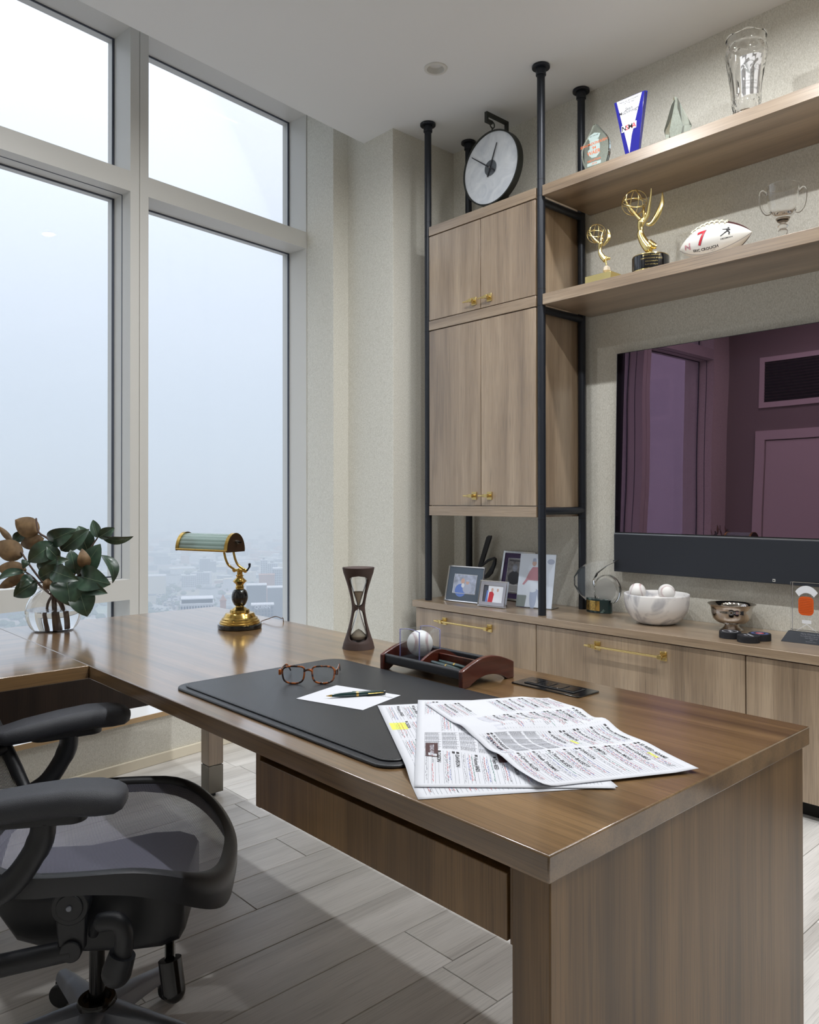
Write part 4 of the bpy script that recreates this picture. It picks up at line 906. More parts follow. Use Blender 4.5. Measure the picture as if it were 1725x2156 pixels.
def photo_frame(label, P0, P1, Hh, fw, fd, mat_f, mat_m, mw, prints, bg, lean=14, dbl=False):
    ax = P1-P0; wd_ = ax.length; t = thing('picture_frame', label, 'picture frame', P0, rz=math.atan2(ax.y, ax.x))
    c, s = math.cos(R(lean)), math.sin(R(lean))
    def L(x, z, d=0.0): return V((x, z*s+d*c*1.0, z*c-d*s+fd*s))      # leaning plane, d behind the face
    def ring(name, x0, z0, x1, z1, w_, d0, d1, mat):
        mb = MB()
        o4 = [(x0, z0), (x1, z0), (x1, z1), (x0, z1)]; i4 = [(x0+w_, z0+w_), (x1-w_, z0+w_), (x1-w_, z1-w_), (x0+w_, z1-w_)]
        mb.add([L(a, b_, d0) for a, b_ in o4]+[L(a, b_, d0+ (d1-d0)*0.25) for a, b_ in i4]+[L(a, b_, d1) for a, b_ in o4]+[L(a, b_, d1) for a, b_ in i4],
               [(i, (i+1) % 4, 4+(i+1) % 4, 4+i) for i in range(4)]+[(i, (i+1) % 4, 8+(i+1) % 4, 8+i) for i in range(4)]+[(4+i, 4+(i+1) % 4, 12+(i+1) % 4, 12+i) for i in range(4)]+[(8+i, 8+(i+1) % 4, 12+(i+1) % 4, 12+i) for i in range(4)])
        return mb.build(name, mat, t, bevel=0.0008)
    ring('frame', 0, 0, wd_, Hh, fw, 0.0, fd, mat_f)
    if dbl: ring('inner_moulding', fw, fw, wd_-fw, Hh-fw, dbl, 0.002, fd*0.8, 'pewter')
    e = fw+(dbl or 0)
    def plate(name, x0, z0, x1, z1, d, mat): return MB().add([L(a, b_, q) for q in (d, d+0.001) for a, b_ in ((x0, z0), (x1, z0), (x1, z1), (x0, z1))], [(3, 2, 1, 0), (4, 5, 6, 7), (0, 1, 5, 4), (1, 2, 6, 5), (2, 3, 7, 6), (3, 0, 4, 7)]).build(name, mat, t)
    if mat_m: plate('mat_board', e, e, wd_-e, Hh-e, fd*0.6, mat_m)
    x0, z0, x1, z1 = e+mw, e+mw*1.02, wd_-e-mw, Hh-e-mw
    ring('inner_bead', x0-0.004, z0-0.004, x1+0.004, z1+0.004, 0.004, fd*0.45, fd*0.62, mat_f)
    ph = plate('photograph', x0, z0, x1, z1, fd*0.55, bg)
    for k, (mt, poly) in enumerate(prints):
        MB().add([L(x0+(x1-x0)*a, z0+(z1-z0)*b_, fd*0.55-0.0002-0.00005*k) for a, b_ in poly], [tuple(range(len(poly)))]).build('print_figure', mt, ph)
    MB().add([L(0.004, 0.004, fd), L(wd_-0.004, 0.004, fd), L(wd_-0.004, Hh-0.004, fd), L(0.004, Hh-0.004, fd)]+[L(0.004, 0.004, fd+0.003), L(wd_-0.004, 0.004, fd+0.003), L(wd_-0.004, Hh-0.004, fd+0.003), L(0.004, Hh-0.004, fd+0.003)], [(3, 2, 1, 0), (4, 5, 6, 7), (0, 1, 5, 4), (1, 2, 6, 5), (2, 3, 7, 6), (3, 0, 4, 7)]).build('backing', 'velvet_black', t)
    a0 = L(wd_*0.62, Hh*0.55, fd+0.003); MB().hexa([a0+V((-0.02, 0.06, -a0.z)), a0+V((0.02, 0.06, -a0.z)), a0+V((0.02, 0.063, -a0.z)), a0+V((-0.02, 0.063, -a0.z))], [a0+V((-0.015, 0, 0)), a0+V((0.015, 0, 0)), a0+V((0.015, 0.003, 0)), a0+V((-0.015, 0.003, 0))]).build('easel_leg', 'velvet_black', t)
    return t, L
A = lambda x, y: V((*onZ(x, y, CT)[:2], CT))
photo_frame('silver picture frame with slate mat and a photograph of two people in blue', A(935, 1264.5), A(1010.5, 1272.5), 0.205, 0.007, 0.012, 'silver_frame', 'mat_slate', 0.043,
    [('photo_blue', ell(0.34, 0.14, 0.26, 0.36)), ('photo_faint_blue', ell(0.62, 0.3, 0.2, 0.3)), ('photo_skin', ell(0.40, 0.66, 0.085, 0.15)), ('photo_skin', ell(0.62, 0.60, 0.075, 0.12)), ('photo_white', ell(0.42, 0.42, 0.07, 0.12)), ('photo_faint_blue', ell(0.62, 0.70, 0.08, 0.06))], 'photo_pale')
photo_frame('small pewter picture frame with stepped moulding and a red figure photograph', A(1004.5, 1276.2), A(1062, 1282.3), 0.142, 0.006, 0.016, 'silver_frame', None, 0.0,
    [('photo_dark', [(0, 0), (0.25, 0), (0.22, 1), (0, 1)]), ('photo_red', [(0.26, 0), (0.5, 0), (0.55, 0.5), (0.45, 0.66), (0.3, 0.6)]), ('photo_skin', ell(0.44, 0.74, 0.06, 0.12)), ('photo_white', [(0.56, 0), (0.9, 0), (0.86, 0.62), (0.66, 0.66)]), ('photo_skin', ell(0.72, 0.74, 0.05, 0.1)), ('photo_blue', [(0.14, 0), (0.22, 0), (0.25, 0.7), (0.17, 0.7)])], 'photo_white', dbl=0.020)
photo_frame('tall silver picture frame with purple mat and a grey newsprint photograph', A(1046.5, 1261.5), A(1113, 1270.5), 0.285, 0.012, 0.016, 'silver_frame', 'mat_purple', 0.032,
    [('photo_white', [(0.02, 0.02), (0.98, 0.02), (0.98, 0.26), (0.02, 0.26)]), ('photo_dark', ell(0.36, 0.44, 0.3, 0.2)), ('photo_pale', ell(0.36, 0.74, 0.12, 0.12)), ('photo_dark', ell(0.8, 0.44, 0.22, 0.2)), ('photo_pale', ell(0.76, 0.74, 0.11, 0.11)), ('photo_dark', [(0.05, 0.93), (0.95, 0.93), (0.95, 0.96), (0.05, 0.96)])]+[('photo_grey', [(0.06, z), (0.94, z), (0.94, z+0.012), (0.06, z+0.012)]) for z in (0.06, 0.1, 0.14, 0.18)], 'photo_grey', lean=12)
# clear slanted photo stand
p0, p1 = A(1085, 1278), A(1161.5, 1284.5); axv = p1-p0
ast = thing('acrylic_photo_stand', 'clear slanted acrylic stand with a pale print of a footballer in red', 'photo stand', p0+V((0, 0, 0.0005)), rz=math.atan2(axv.y, axv.x))
wd_, c, s, Hh = axv.length, math.cos(R(13)), math.sin(R(13)), 0.292
def LA(x, z, d): return V((x, z*s+d, z*c+0.003))
def slab3(name, x0, x1, z0, z1, d0, d1, mat, par): return MB().add([LA(a, b_, q) for q in (d0, d1) for a, b_ in ((x0, z0), (x1, z0), (x1, z1), (x0, z1))], [(3, 2, 1, 0), (4, 5, 6, 7), (0, 1, 5, 4), (1, 2, 6, 5), (2, 3, 7, 6), (3, 0, 4, 7)]).build(name, mat, par)
slab3('front_sheet', 0, wd_, 0, Hh, 0, 0.002, 'window_glass', ast); slab3('back_sheet', 0, wd_, 0, Hh, 0.0042, 0.006, 'window_glass', ast)
MB().box((0, 0.0, 0), (wd_, 0.09, 0.0028)).build('foot_sheet', 'acrylic', ast)
pr = slab3('print', 0.002, wd_-0.002, 0.002, Hh-0.002, 0.0025, 0.0035, 'photo_white', ast)
for k, (mt, poly) in enumerate((('photo_faint_blue', ell(0.46, 0.22, 0.1, 0.25)), ('photo_white', ell(0.42, 0.40, 0.16, 0.12)), ('photo_faint_red', [(0.28, 0.5), (0.6, 0.5), (0.64, 0.66), (0.52, 0.75), (0.38, 0.75), (0.3, 0.66)]), ('photo_faint_red', [(0.3, 0.66), (0.22, 0.52), (0.13, 0.42), (0.18, 0.41), (0.28, 0.5), (0.36, 0.6)]), ('photo_skin', ell(0.42, 0.82, 0.06, 0.055)), ('photo_faint_blue', [(0.36, 0.85), (0.48, 0.85), (0.46, 0.91), (0.38, 0.91)]), ('photo_faint_blue', ell(0.87, 0.86, 0.10, 0.05)), ('photo_faint_blue', [(0.52, 0.35), (0.66, 0.3), (0.7, 0.2), (0.62, 0.12), (0.58, 0.2)]))):
    MB().add([LA(wd_*a, Hh*b_, 0.0023-0.00006*k) for a, b_ in poly], [tuple(range(len(poly)))]).build('print_figure', mt, pr)
MB().add([LA(wd_*a, Hh*b_, 0.0011) for a, b_ in ((0.01, 0.01), (0.25, 0.01), (0.28, 0.2), (0.27, 0.22), (0.02, 0.22))], [(0, 1, 2, 3, 4)]).build('grey_corner', pbr('corner_grey', (140, 148, 146), 0.3), pr)
# black script letter
bl = thing('letter_ornament', 'black lowercase script letter b ornament behind the picture frames', 'ornament', (-3.08, 3.485, CT+0.0004))
k_ = 0.1739
def pb(q): p = onY(860+q[0]*k_, 980+q[1]*k_, 3.485); return p
o1 = [(945, 868), (968, 848), (1000, 850), (996, 880), (905, 1165), (872, 1225), (885, 1350), (885, 1620), (845, 1620), (845, 1215), (860, 1160)]
o2 = [(868, 1215), (960, 1135), (1032, 1108), (1056, 1130), (1050, 1200), (1010, 1310), (962, 1358), (925, 1372), (885, 1370), (885, 1348), (925, 1330), (962, 1285), (1010, 1210), (1034, 1136), (960, 1165), (885, 1225)]
def extr(poly, dy, name, mat, par, bev=0.001):
    P = [pb(q) for q in poly]; n_ = len(P); mb = MB()
    mb.add([p for p in P]+[p+V((0, dy, 0)) for p in P], [tuple(range(n_)), tuple(range(2*n_-1, n_-1, -1))]+[(i, (i+1) % n_, n_+(i+1) % n_, n_+i) for i in range(n_)])
    return mb.build(name, mat, par, w=True)
pbr('iron_black', (40, 42, 48), 0.5)
zb_ = (onY(860+865*k_, 980+1620*k_, 3.45).z-CT)
extr(o1, 0.012, 'letter_stem', 'iron_black', bl); extr(o2, 0.012, 'letter_bowl', 'iron_black', bl)
MB().box((-0.09, -0.02, 0.0), (0.09, 0.04, 0.008)).build('foot_plate', 'iron_black', bl, bevel=0.001)

# ------------------------------------------------------------------ crescent award
def marble(name, base, vein, sc_=6, lo=0.44, hi=0.56, rough=0.2):
    m, nt, b, out = node_mat(name); N = nt.nodes.new; t = N('ShaderNodeTexCoord'); n = N('ShaderNodeTexNoise'); n.inputs['Scale'].default_value = sc_; n.inputs['Detail'].default_value = 8; n.inputs['Distortion'].default_value = 1.4
    r = N('ShaderNodeValToRGB'); nt.links.new(t.outputs['Object'], n.inputs['Vector']); nt.links.new(n.outputs['Fac'], r.inputs[0]); nt.links.new(r.outputs[0], b.inputs['Base Color'])
    r.color_ramp.elements[0].position = lo; r.color_ramp.elements[1].position = hi; r.color_ramp.elements[0].color = (*lin(vein), 1); r.color_ramp.elements[1].color = (*lin(base), 1); sock(b, 'Roughness', rough); MAT[name] = m
marble('marble_green', (30, 46, 46), (92, 108, 104), 14, 0.36, 0.42); marble('marble_white', (232, 230, 228), (176, 176, 180), 7, 0.36, 0.5, 0.35)
ca = A(1262, 1289); caw = thing('crescent_award', 'clear glass crescent award with etched disc on a green marble base', 'award', ca)
el_ = [(0.074*math.cos(2*math.pi*i/40), 0.040*math.sin(2*math.pi*i/40)) for i in range(40)]
MB().prism(el_, 0.0, 0.072).build('marble_base', 'marble_green', caw, bevel=0.002)
def arcpl(a0, a1, z0, z1, off, n_=12):
    lo = [V(((0.074+off)*math.cos(a0+(a1-a0)*i/n_), (0.040+off)*math.sin(a0+(a1-a0)*i/n_), z0)) for i in range(n_+1)]; hi = [V((p.x, p.y, z1)) for p in lo]
    return lo, hi
lo, hi = arcpl(R(216), R(292), 0.012, 0.062, 0.0012); MB().add(lo+hi, [(i, i+1, 13+i+1, 13+i) for i in range(12)]).build('brass_plate', 'brass', caw, solid=0.001)
mb = MB(); rr = random.Random(2)
for k in range(7):
    z = 0.054-k*0.006; a0 = R(226+rr.uniform(0, 6)); a1 = R(282-rr.uniform(0, 10)); lo, hi = arcpl(a0, a1, z, z+0.0016, 0.0021); mb.add(lo+hi, [(i, i+1, 13+i+1, 13+i) for i in range(12) if rr.random() < 0.85])
tag(mb.build('engraving', 'ink_black', caw), kind='stuff')
q_ = 0.14842
def pc(x, y, Y=3.354): return onY(1080+x*q_, 1000+y*q_, ca.y)
outl = [(1510, 1207), (1350, 1203), (1200, 1213), (1050, 1258), (945, 1335), (884, 1440), (886, 1560), (950, 1680), (1045, 1765), (1150, 1800), (1185, 1800), (1182, 1700), (1180, 1590), (1160, 1560), (1152, 1500), (1200, 1395), (1335, 1290)]
P = [pc(*p) for p in outl]; n_ = len(P); th = 0.012
mb = MB(); mb.add([p+V((0, -th, 0)) for p in P]+[p+V((0, th, 0)) for p in P], [tuple(range(n_)), tuple(range(2*n_-1, n_-1, -1))]+[(i, (i+1) % n_, n_+(i+1) % n_, n_+i) for i in range(n_)])
mb.build('crescent', 'clear_glass', caw, bevel=0.003, w=True)
dcn = pc(1345, 1625); dr_ = (pc(1525, 1625)-pc(1165, 1625)).length/2
mb = MB().lathe([(dr_-0.004, -0.014), (dr_, -0.010), (dr_, 0.010), (dr_-0.004, 0.014)], 48, dcn+V((0, -0.002, 0)), M=Matrix.Rotation(math.pi/2, 4, 'X')); mb.build('disc', 'clear_glass', caw, smooth=30, w=True)
glass('etched', (0.9, 0.9, 0.9), 0.5)
MB().lathe([(dr_*0.78, -0.0004), (dr_*0.78, 0.0004)], 40, dcn+V((0, -0.0168, 0)), M=Matrix.Rotation(math.pi/2, 4, 'X')).build('etched_face', 'etched', caw, w=True)
# ------------------------------------------------------------------ marble bowl with baseballs
bc = A(1383, 1312); mbw = thing('marble_bowl', 'white veined marble bowl holding baseballs on the credenza', 'bowl', bc)
MB().lathe([(p.x, p.y) for p in spline([(0.060, 0, 0), (0.085, 0.004, 0), (0.115, 0.026, 0), (0.139, 0.065, 0), (0.1475, 0.105, 0), (0.1485, 0.138, 0)], 4)]+[(0.1465, 0.140), (0.138, 0.139)]+[(p.x, p.y) for p in spline([(0.136, 0.134, 0), (0.132, 0.10, 0), (0.12, 0.065, 0), (0.098, 0.036, 0), (0.06, 0.022, 0)], 4)], 64).build('bowl', 'marble_white', mbw, smooth=50)
rbb = 0.0385
def ballat(x, y, dep_off, label, rot):
    n = V((_f.x, _f.y, 0)); d = ray(x, y); dep = (bc-CAM).dot(n)+dep_off; p = CAM+d*(dep/d.dot(n)); return baseball(label, p, rbb, rot)
ballat(1342.5, 1245, 0.0, 'signed baseball in the marble bowl, seam turned to its right', Matrix.Rotation(R(20), 4, 'Z') @ Matrix.Rotation(R(20), 4, 'X'))
ballat(1404, 1247, 0.0, 'signed baseball in the marble bowl, seam running up its right side', Matrix.Rotation(R(-35), 4, 'Z') @ Matrix.Rotation(R(60), 4, 'X'))
ballat(1381, 1272, -0.02, 'baseball lying low in the marble bowl between two others', Matrix.Rotation(R(80), 4, 'Z'))
# ------------------------------------------------------------------ silver bowl and pucks
pbr('silver', (196, 190, 184), 0.07, metal=1.0)
sc_ = A(1541, 1326); sbw = thing('silver_bowl', 'polished silver footed bowl beside the hockey pucks', 'bowl', sc_)
MB().lathe([(p.x, p.y) for p in spline([(0.040, 0.028, 0), (0.060, 0.035, 0), (0.078, 0.052, 0), (0.085, 0.075, 0), (0.087, 0.095, 0), (0.093, 0.108, 0), (0.101, 0.115, 0)], 5)]+[(0.1015, 0.1165)]+[(p.x, p.y) for p in spline([(0.100, 0.1168, 0), (0.0915, 0.109, 0), (0.0853, 0.095, 0), (0.083, 0.075, 0), (0.076, 0.0535, 0), (0.058, 0.037, 0), (0.02, 0.031, 0)], 5)], 64).build('bowl', 'silver', sbw, smooth=60)
MB().lathe([(0.050, 0.0), (0.052, 0.003), (0.046, 0.008), (0.034, 0.016), (0.030, 0.028), (0.042, 0.030)], 48).build('foot', 'silver', sbw, smooth=50)
pbr('rubber', (26, 28, 34), 0.55, bump=0.3, bscale=900); pbr('puck_print_blue', (70, 80, 130), 0.5)
def puck(label, x, y, prn, dx=0.036):
    p = A(x, y); p = p+V((_f.x, _f.y, 0))*0.036; t = thing('hockey_puck', label, 'hockey puck', p)
    r = 0.0435; MB().lathe([(r-0.001, 0), (r, 0.001), (r, 0.0268), (r-0.001, 0.0278)], 48).build('disc', 'rubber', t, smooth=30)
    mb = MB()
    for k in range(40):
        a = 2*math.pi*k/40
        for z in (0.007, 0.0135, 0.020): mb.box((-0.0022, r-0.0001, z-0.002), (0.0022, r+0.0004, z+0.002), Matrix.Rotation(a, 4, 'Z'))
    tag(mb.build('edge_knurl', 'rubber', t), kind='stuff')
    for k, (mt, f) in enumerate(prn): f(MB(), 0.0279+0.0001*k).build('top_print', mt, t, rz=YAW)
    return t
def ringp(r0, r1): return lambda mb, z: mb.add([V((r*math.cos(2*math.pi*i/40), r*math.sin(2*math.pi*i/40), z)) for r in (r0, r1) for i in range(40)], [(i, (i+1) % 40, 40+(i+1) % 40, 40+i) for i in range(40)])
def tx(s, size, cy0=0.0): return lambda mb, z: put_text(mb, s, lambda a, b_: V((a, b_+cy0, z)), size, bold=0.01)
puck('black hockey puck with a white ring print against the silver bowl foot', 1225+1105*.29, 1150+676*.29, [('photo_white', ringp(0.029, 0.031)), ('photo_white', tx('NHL', 0.02))])
puck('black hockey puck with white lettering in front of the other pucks', 1225+1240*.29, 1150+706*.29, [('photo_white', tx('HOCKEY', 0.015, 0.006)), ('photo_white', tx('EAST', 0.013, -0.012))])
puck('black hockey puck with red and blue print behind the lettered one', 1225+1322*.29, 1150+692*.29, [('puck_print_blue', ringp(0.024, 0.034)), ('photo_red', ringp(0.005, 0.016)), ('photo_white', tx('A', 0.022))])
# ------------------------------------------------------------------ clear block award
b0 = A(1661, 1351.5); bz = thing('acrylic_block_award', 'clear block award with orange insert on a black lettered base under the television', 'award', b0, rz=R(4))
pbr('base_black', (38, 42, 50), 0.3); pbr('orange_insert', (206, 88, 34), 0.25)
MB().hexa([V(p) for p in ((-0.03, -0.004, 0), (0.205, -0.004, 0), (0.205, 0.105, 0), (-0.03, 0.105, 0))], [V(p) for p in ((-0.006, 0.014, 0.044), (0.19, 0.014, 0.044), (0.19, 0.095, 0.044), (-0.006, 0.095, 0.044))]).build('base', 'base_black', bz, bevel=0.001)
def bp_(a, b_): return V((a, -0.0045+ (b_/0.044)*0.018-0.0002, b_))
mb = MB()
for s_, z, sz in (('Marty Glickman Award', 0.0375, 0.0088), ('For Leadership in Sports Media', 0.0295, 0.0066), ('Sean McDonough', 0.0225, 0.0068), ('2024', 0.016, 0.006), ('Newhouse School', 0.0095, 0.0055)):
    put_text(mb, s_, lambda a, c_: bp_(a+0.085, z+c_), sz)
tag(mb.build('lettering', 'ink_grey', bz), kind='stuff')
BW, BH_, BZ0 = 0.118, 0.200, 0.0443
blk = MB().box((0.0, 0.022, BZ0), (BW, 0.066, BZ0+BH_)).build('clear_block', 'clear_glass', bz, bevel=0.002)
MB().box((BW+0.006, 0.026, BZ0), (BW+0.06, 0.066, BZ0+BH_-0.012)).build('side_block', pbr('pale_print', (206, 206, 220), 0.2), bz, bevel=0.001)
yf = 0.0212
def bf(a, c_, d=0.0): return V((a, yf-d, BZ0+c_))
MB().add([bf(a+0.06, c_+0.105) for a, c_ in rrect(0.058, 0.076, 0.018, 5)], [tuple(range(24))]).build('orange_panel', 'orange_insert', bz)
mb = MB()
for k in range(9): mb.add([bf(a, 0.078+k*0.0068, 0.0003) for a in (0.036, 0.084)]+[bf(a, 0.0788+k*0.0068, 0.0003) for a in (0.084, 0.036)], [(0, 1, 2, 3)])
tag(mb.build('engraved_lines', pbr('orange_dark', (150, 58, 22), 0.3), bz), kind='stuff')
pbr('engrave_white', (222, 224, 228), 0.4)
ao = [bf(0.062+0.052*math.cos(R(a)), 0.125+0.062*math.sin(R(a)), 0.0001) for a in range(35, 146, 10)]+[bf(0.062+0.034*math.cos(R(a)), 0.120+0.038*math.sin(R(a)), 0.0001) for a in range(145, 34, -10)]
MB().add(ao, [tuple(range(len(ao)))]).build('etched_arch', 'engrave_white', bz)
MB().add([bf(a, c_, 0.0001) for a, c_ in ((0.045, 0.034), (0.080, 0.034), (0.080, 0.048), (0.045, 0.048))], [(0, 1, 2, 3)]).build('etched_stand', 'engrave_white', bz)
MB().add([bf(a, c_, 0.0001) for a, c_ in ((0.022, 0.002), (0.024, 0.002), (0.0625, 0.030), (0.102, 0.002), (0.104, 0.002), (0.0625, 0.033))], [(0, 1, 2, 5), (2, 3, 4, 5)]).build('etched_legs', 'engrave_white', bz)
# ------------------------------------------------------------------ clock on its stand, on the cabinet cap
Z1, Z2 = SH1[1]+0.0004, SH2[1]+0.0004
YPO = 3.43
xp = onY(1067, 300, YPO).x; yfr = onX(1023, 250, xp).y; ycl = onX(1037, 355, xp).y
ctop = onX(1067, 262, xp).z
ck = thing('hanging_clock', 'round pale stone clock hanging from a dark metal bracket on the cabinet top', 'clock', (xp, ycl, Z1))
zt = onY(1068, 256, YPO).z
pbr('bronze', (56, 58, 54), 0.45, metal=0.5); marble('selenite', (240, 244, 248), (208, 214, 222), 9, 0.3, 0.7, 0.25)
h = 0.009
MB().box((xp-h, YPO-h, Z1), (xp+h, YPO+h, zt)).build('post', 'bronze', ck, w=True)
MB().box((xp-h, yfr, zt-2*h), (xp+h, YPO-h, zt)).build('arm', 'bronze', ck, w=True)
MB().box((xp-h, yfr, zt-0.058), (xp+h, yfr+0.014, zt-2*h)).box((xp-h, yfr+0.014, zt-0.058), (xp+h, yfr+0.05, zt-0.040)).build('hook_end', 'bronze', ck, w=True)
MB().box((xp-0.09, YPO-0.10, Z1), (xp+0.09, YPO+0.045, Z1+0.008)).build('foot_plate', 'bronze', ck, w=True)
zc = onY(1037, 355, ycl).z; rcl = 0.207*(ycl/3.32)
MB().torus((xp, ycl, zc+rcl+0.040), 0.018, 0.0035, 20, 8, Matrix.Rotation(R(90), 4, 'Y')).build('ring', 'bronze', ck, smooth=60, w=True)
MB().tube([(xp, ycl, zc+rcl-0.004), (xp, ycl, zc+rcl+0.024)], [0.006, 0.003], 8).build('hanger', 'bronze', ck, smooth=60, w=True)
Mx = Matrix.Rotation(math.pi/2, 4, 'X')
MB().lathe([(rcl, -0.02), (rcl, 0.02), (rcl-0.008, 0.02), (rcl-0.008, -0.02)], 72, (xp, ycl, zc), M=Mx, loop=True).build('rim', 'bronze', ck, smooth=30, w=True)
MB().lathe([(rcl-0.0085, -0.014), (rcl-0.0085, 0.014)], 64, (xp, ycl, zc), M=Mx).build('dial', 'selenite', ck, smooth=30, w=True)
MB().lathe([(0.043, -0.0008), (0.043, 0.0008)], 40, (xp, ycl-0.016, zc), M=Mx).build('hub_disc', pbr('hub_grey', (92, 98, 104), 0.3), ck, w=True)
def hand(a, l0, l1, y, w_):
    d = V((math.sin(a), 0, math.cos(a))); s_ = V((d.z, 0, -d.x)); c0 = V((xp, y, zc))
    MB().hexa([c0-d*l0-s_*w_, c0-d*l0+s_*w_, c0-d*l0+s_*w_+V((0, 0.0015, 0)), c0-d*l0-s_*w_+V((0, 0.0015, 0))], [c0+d*l1-s_*w_*0.5, c0+d*l1+s_*w_*0.5, c0+d*l1+s_*w_*0.5+V((0, 0.0015, 0)), c0+d*l1-s_*w_*0.5+V((0, 0.0015, 0))]).build('hand', 'iron_black', ck, w=True)
hand(R(22), 0.05, 0.135, ycl-0.021, 0.0055); hand(R(-54), 0.05, 0.165, ycl-0.025, 0.0045)
MB().sphere((xp, ycl-0.026, zc), 0.004, 12, 8).build('pin', 'silver', ck, smooth=60, w=True)

# ------------------------------------------------------------------ awards on the upper shelf
YS = 3.195
def pl(poly, Y, th, name, mat, par, k=None, bevel=0.0, dz=0.0, clipz=None):
    P = [onY(x, y, Y) for x, y in poly]
    if clipz is not None: P = [V((p.x, p.y, max(p.z, clipz))) for p in P]
    n_ = len(P); mb = MB()
    mb.add(P+[p+V((0, th, 0)) for p in P], [tuple(range(n_)), tuple(range(2*n_-1, n_-1, -1))]+[(i, (i+1) % n_, n_+(i+1) % n_, n_+i) for i in range(n_)])
    return mb.build(name, mat, par, bevel=bevel, w=True)
def ptext(par, name, mat, s_, px, Y, size, slope=0.0, **kw):
    c = onY(px[0], px[1], Y); mb = MB(); put_text(mb, s_, lambda a, b_: V((c.x+a, Y, c.z+b_)), size, **kw); return tag(mb.build(name, mat, par, w=True), kind='stuff')
# leaf-shaped glass
l0 = onY(1254, 350, YS); lf = thing('leaf_glass_award', 'leaf shaped glass award with orange lettering on the upper shelf', 'award', (l0.x, YS, Z1))
k_ = 0.06028
lo_ = [(1210+x*k_, 240+y*k_) for x, y in ((690, 330), (760, 340), (900, 500), (1080, 690), (1180, 850), (1205, 1050), (1190, 1350), (1120, 1630), (1060, 1800), (480, 2150), (380, 1980), (290, 1760), (230, 1500), (235, 1300), (300, 1080), (420, 850), (560, 580), (640, 380))]
P = [onY(x, y, YS) for x, y in lo_]; P = [V((p.x, p.y, max(p.z, Z1))) for p in P]; n_ = len(P)
mb = MB(); mb.add(P+[p+V((0, 0.018, 0)) for p in P], [tuple(range(n_)), tuple(range(2*n_-1, n_-1, -1))]+[(i, (i+1) % n_, n_+(i+1) % n_, n_+i) for i in range(n_)]); mb.build('glass_leaf', 'green_edge_glass', lf, bevel=0.003, w=True)
pbr('ink_orange', (222, 110, 58), 0.5); pbr('etch_pale', (176, 192, 188), 0.5)
Yt_ = YS-0.0006
def lpx(x, y): return (1210+x*k_, 240+y*k_)
pl([lpx(x, y) for x, y in ((470, 860), (560, 740), (700, 650), (900, 660), (840, 830), (680, 860), (530, 950))], YS-0.0004, 0.0002, 'etched_fan', 'etch_pale', lf)
pl([lpx(x, y) for x, y in ((530, 960), (680, 850), (840, 850), (890, 1100), (870, 1350), (760, 1500), (600, 1540), (490, 1440), (470, 1290), (530, 1240))], YS-0.0003, 0.0002, 'etched_emblem', 'etch_pale', lf)
pl([lpx(x, y) for x, y in ((450, 1760), (520, 1720), (930, 1590), (920, 1700), (440, 1860))], YS-0.0003, 0.0002, 'etched_foot', 'etch_pale', lf)
ptext(lf, 'lettering', 'ink_orange', 'SEAN McDONOUGH', lpx(670, 1030), Yt_, 0.0185, bold=0.008, space=0.85); ptext(lf, 'lettering', 'ink_orange', "'84", lpx(680, 1180), Yt_, 0.020, bold=0.012); ptext(lf, 'lettering', 'ink_orange', 'WAER', lpx(670, 1340), Yt_, 0.026, bold=0.012)
ptext(lf, 'lettering', 'ink_orange', 'Hall of Fame', lpx(680, 1600), Yt_, 0.015, bold=0.008); ptext(lf, 'lettering', 'ink_orange', '2016', lpx(690, 1720), Yt_, 0.014); ptext(lf, 'small_print', 'ink_black', 'HIT THE AIR', lpx(680, 760), Yt_, 0.009)
# V-shaped plaque
c0 = onY(1327, 300, YS); pq = thing('plaque_award', 'blue and white V-shaped plaque with black lettering on the upper shelf', 'award', (c0.x, YS, Z1))
s3 = 0.3478
def qx(x, y): return (1125+x*s3, y*s3)
pbr('plaque_blue', (34, 34, 134), 0.12, coat=0.5); pbr('plaque_white', (232, 233, 238), 0.2, coat=0.3)
pl([qx(*p) for p in ((484, 625), (668, 547), (632, 915), (555, 955))], YS, 0.018, 'blue_panel', 'plaque_blue', pq, bevel=0.001, clipz=Z1)
pl([qx(*p) for p in ((500, 620), (652, 556), (590, 820), (577, 925))], YS-0.0012, 0.001, 'white_panel', 'plaque_white', pq, clipz=Z1+0.002)
pl([qx(*p) for p in ((668, 547), (684, 548), (640, 905), (632, 915))], YS+0.0185, 0.006, 'side_edge', 'plaque_blue', pq, clipz=Z1)
Yt_ = YS-0.0016
for s_, p, sz, mt in (('National Sportscaster', (575, 603), 0.0115, 'ink_black'), ('Of The Year', (575, 618), 0.0115, 'ink_black'), ('Chosen By His Contemporaries', (575, 637), 0.0072, 'ink_black'), ('Sean', (574, 655), 0.0205, 'ink_black'), ('McDonough', (574, 672), 0.0205, 'ink_black'), ('2020', (574, 698), 0.008, 'ink_black'), ('June 29, 2021', (574, 718), 0.006, 'ink_black'), ('Winston-Salem, NC', (574, 728), 0.006, 'ink_black')):
    ptext(pq, 'lettering', mt, s_, qx(*p), Yt_, sz, bold=0.012 if sz > 0.01 else 0.0)
pl([qx(*p) for p in ((530, 765), (620, 728), (618, 770), (529, 806))], YS-0.0020, 0.0006, 'logo_plate', 'plaque_white', pq)
for s_, p, mt in (('N', (544, 781), 'ink_black'), ('S', (563, 773), 'ink_red'), ('M', (583, 765), 'ink_black'), ('A', (604, 757), 'ink_red')): ptext(pq, 'logo_letter', mt, s_, qx(*p), YS-0.0026, 0.032, bold=0.02)
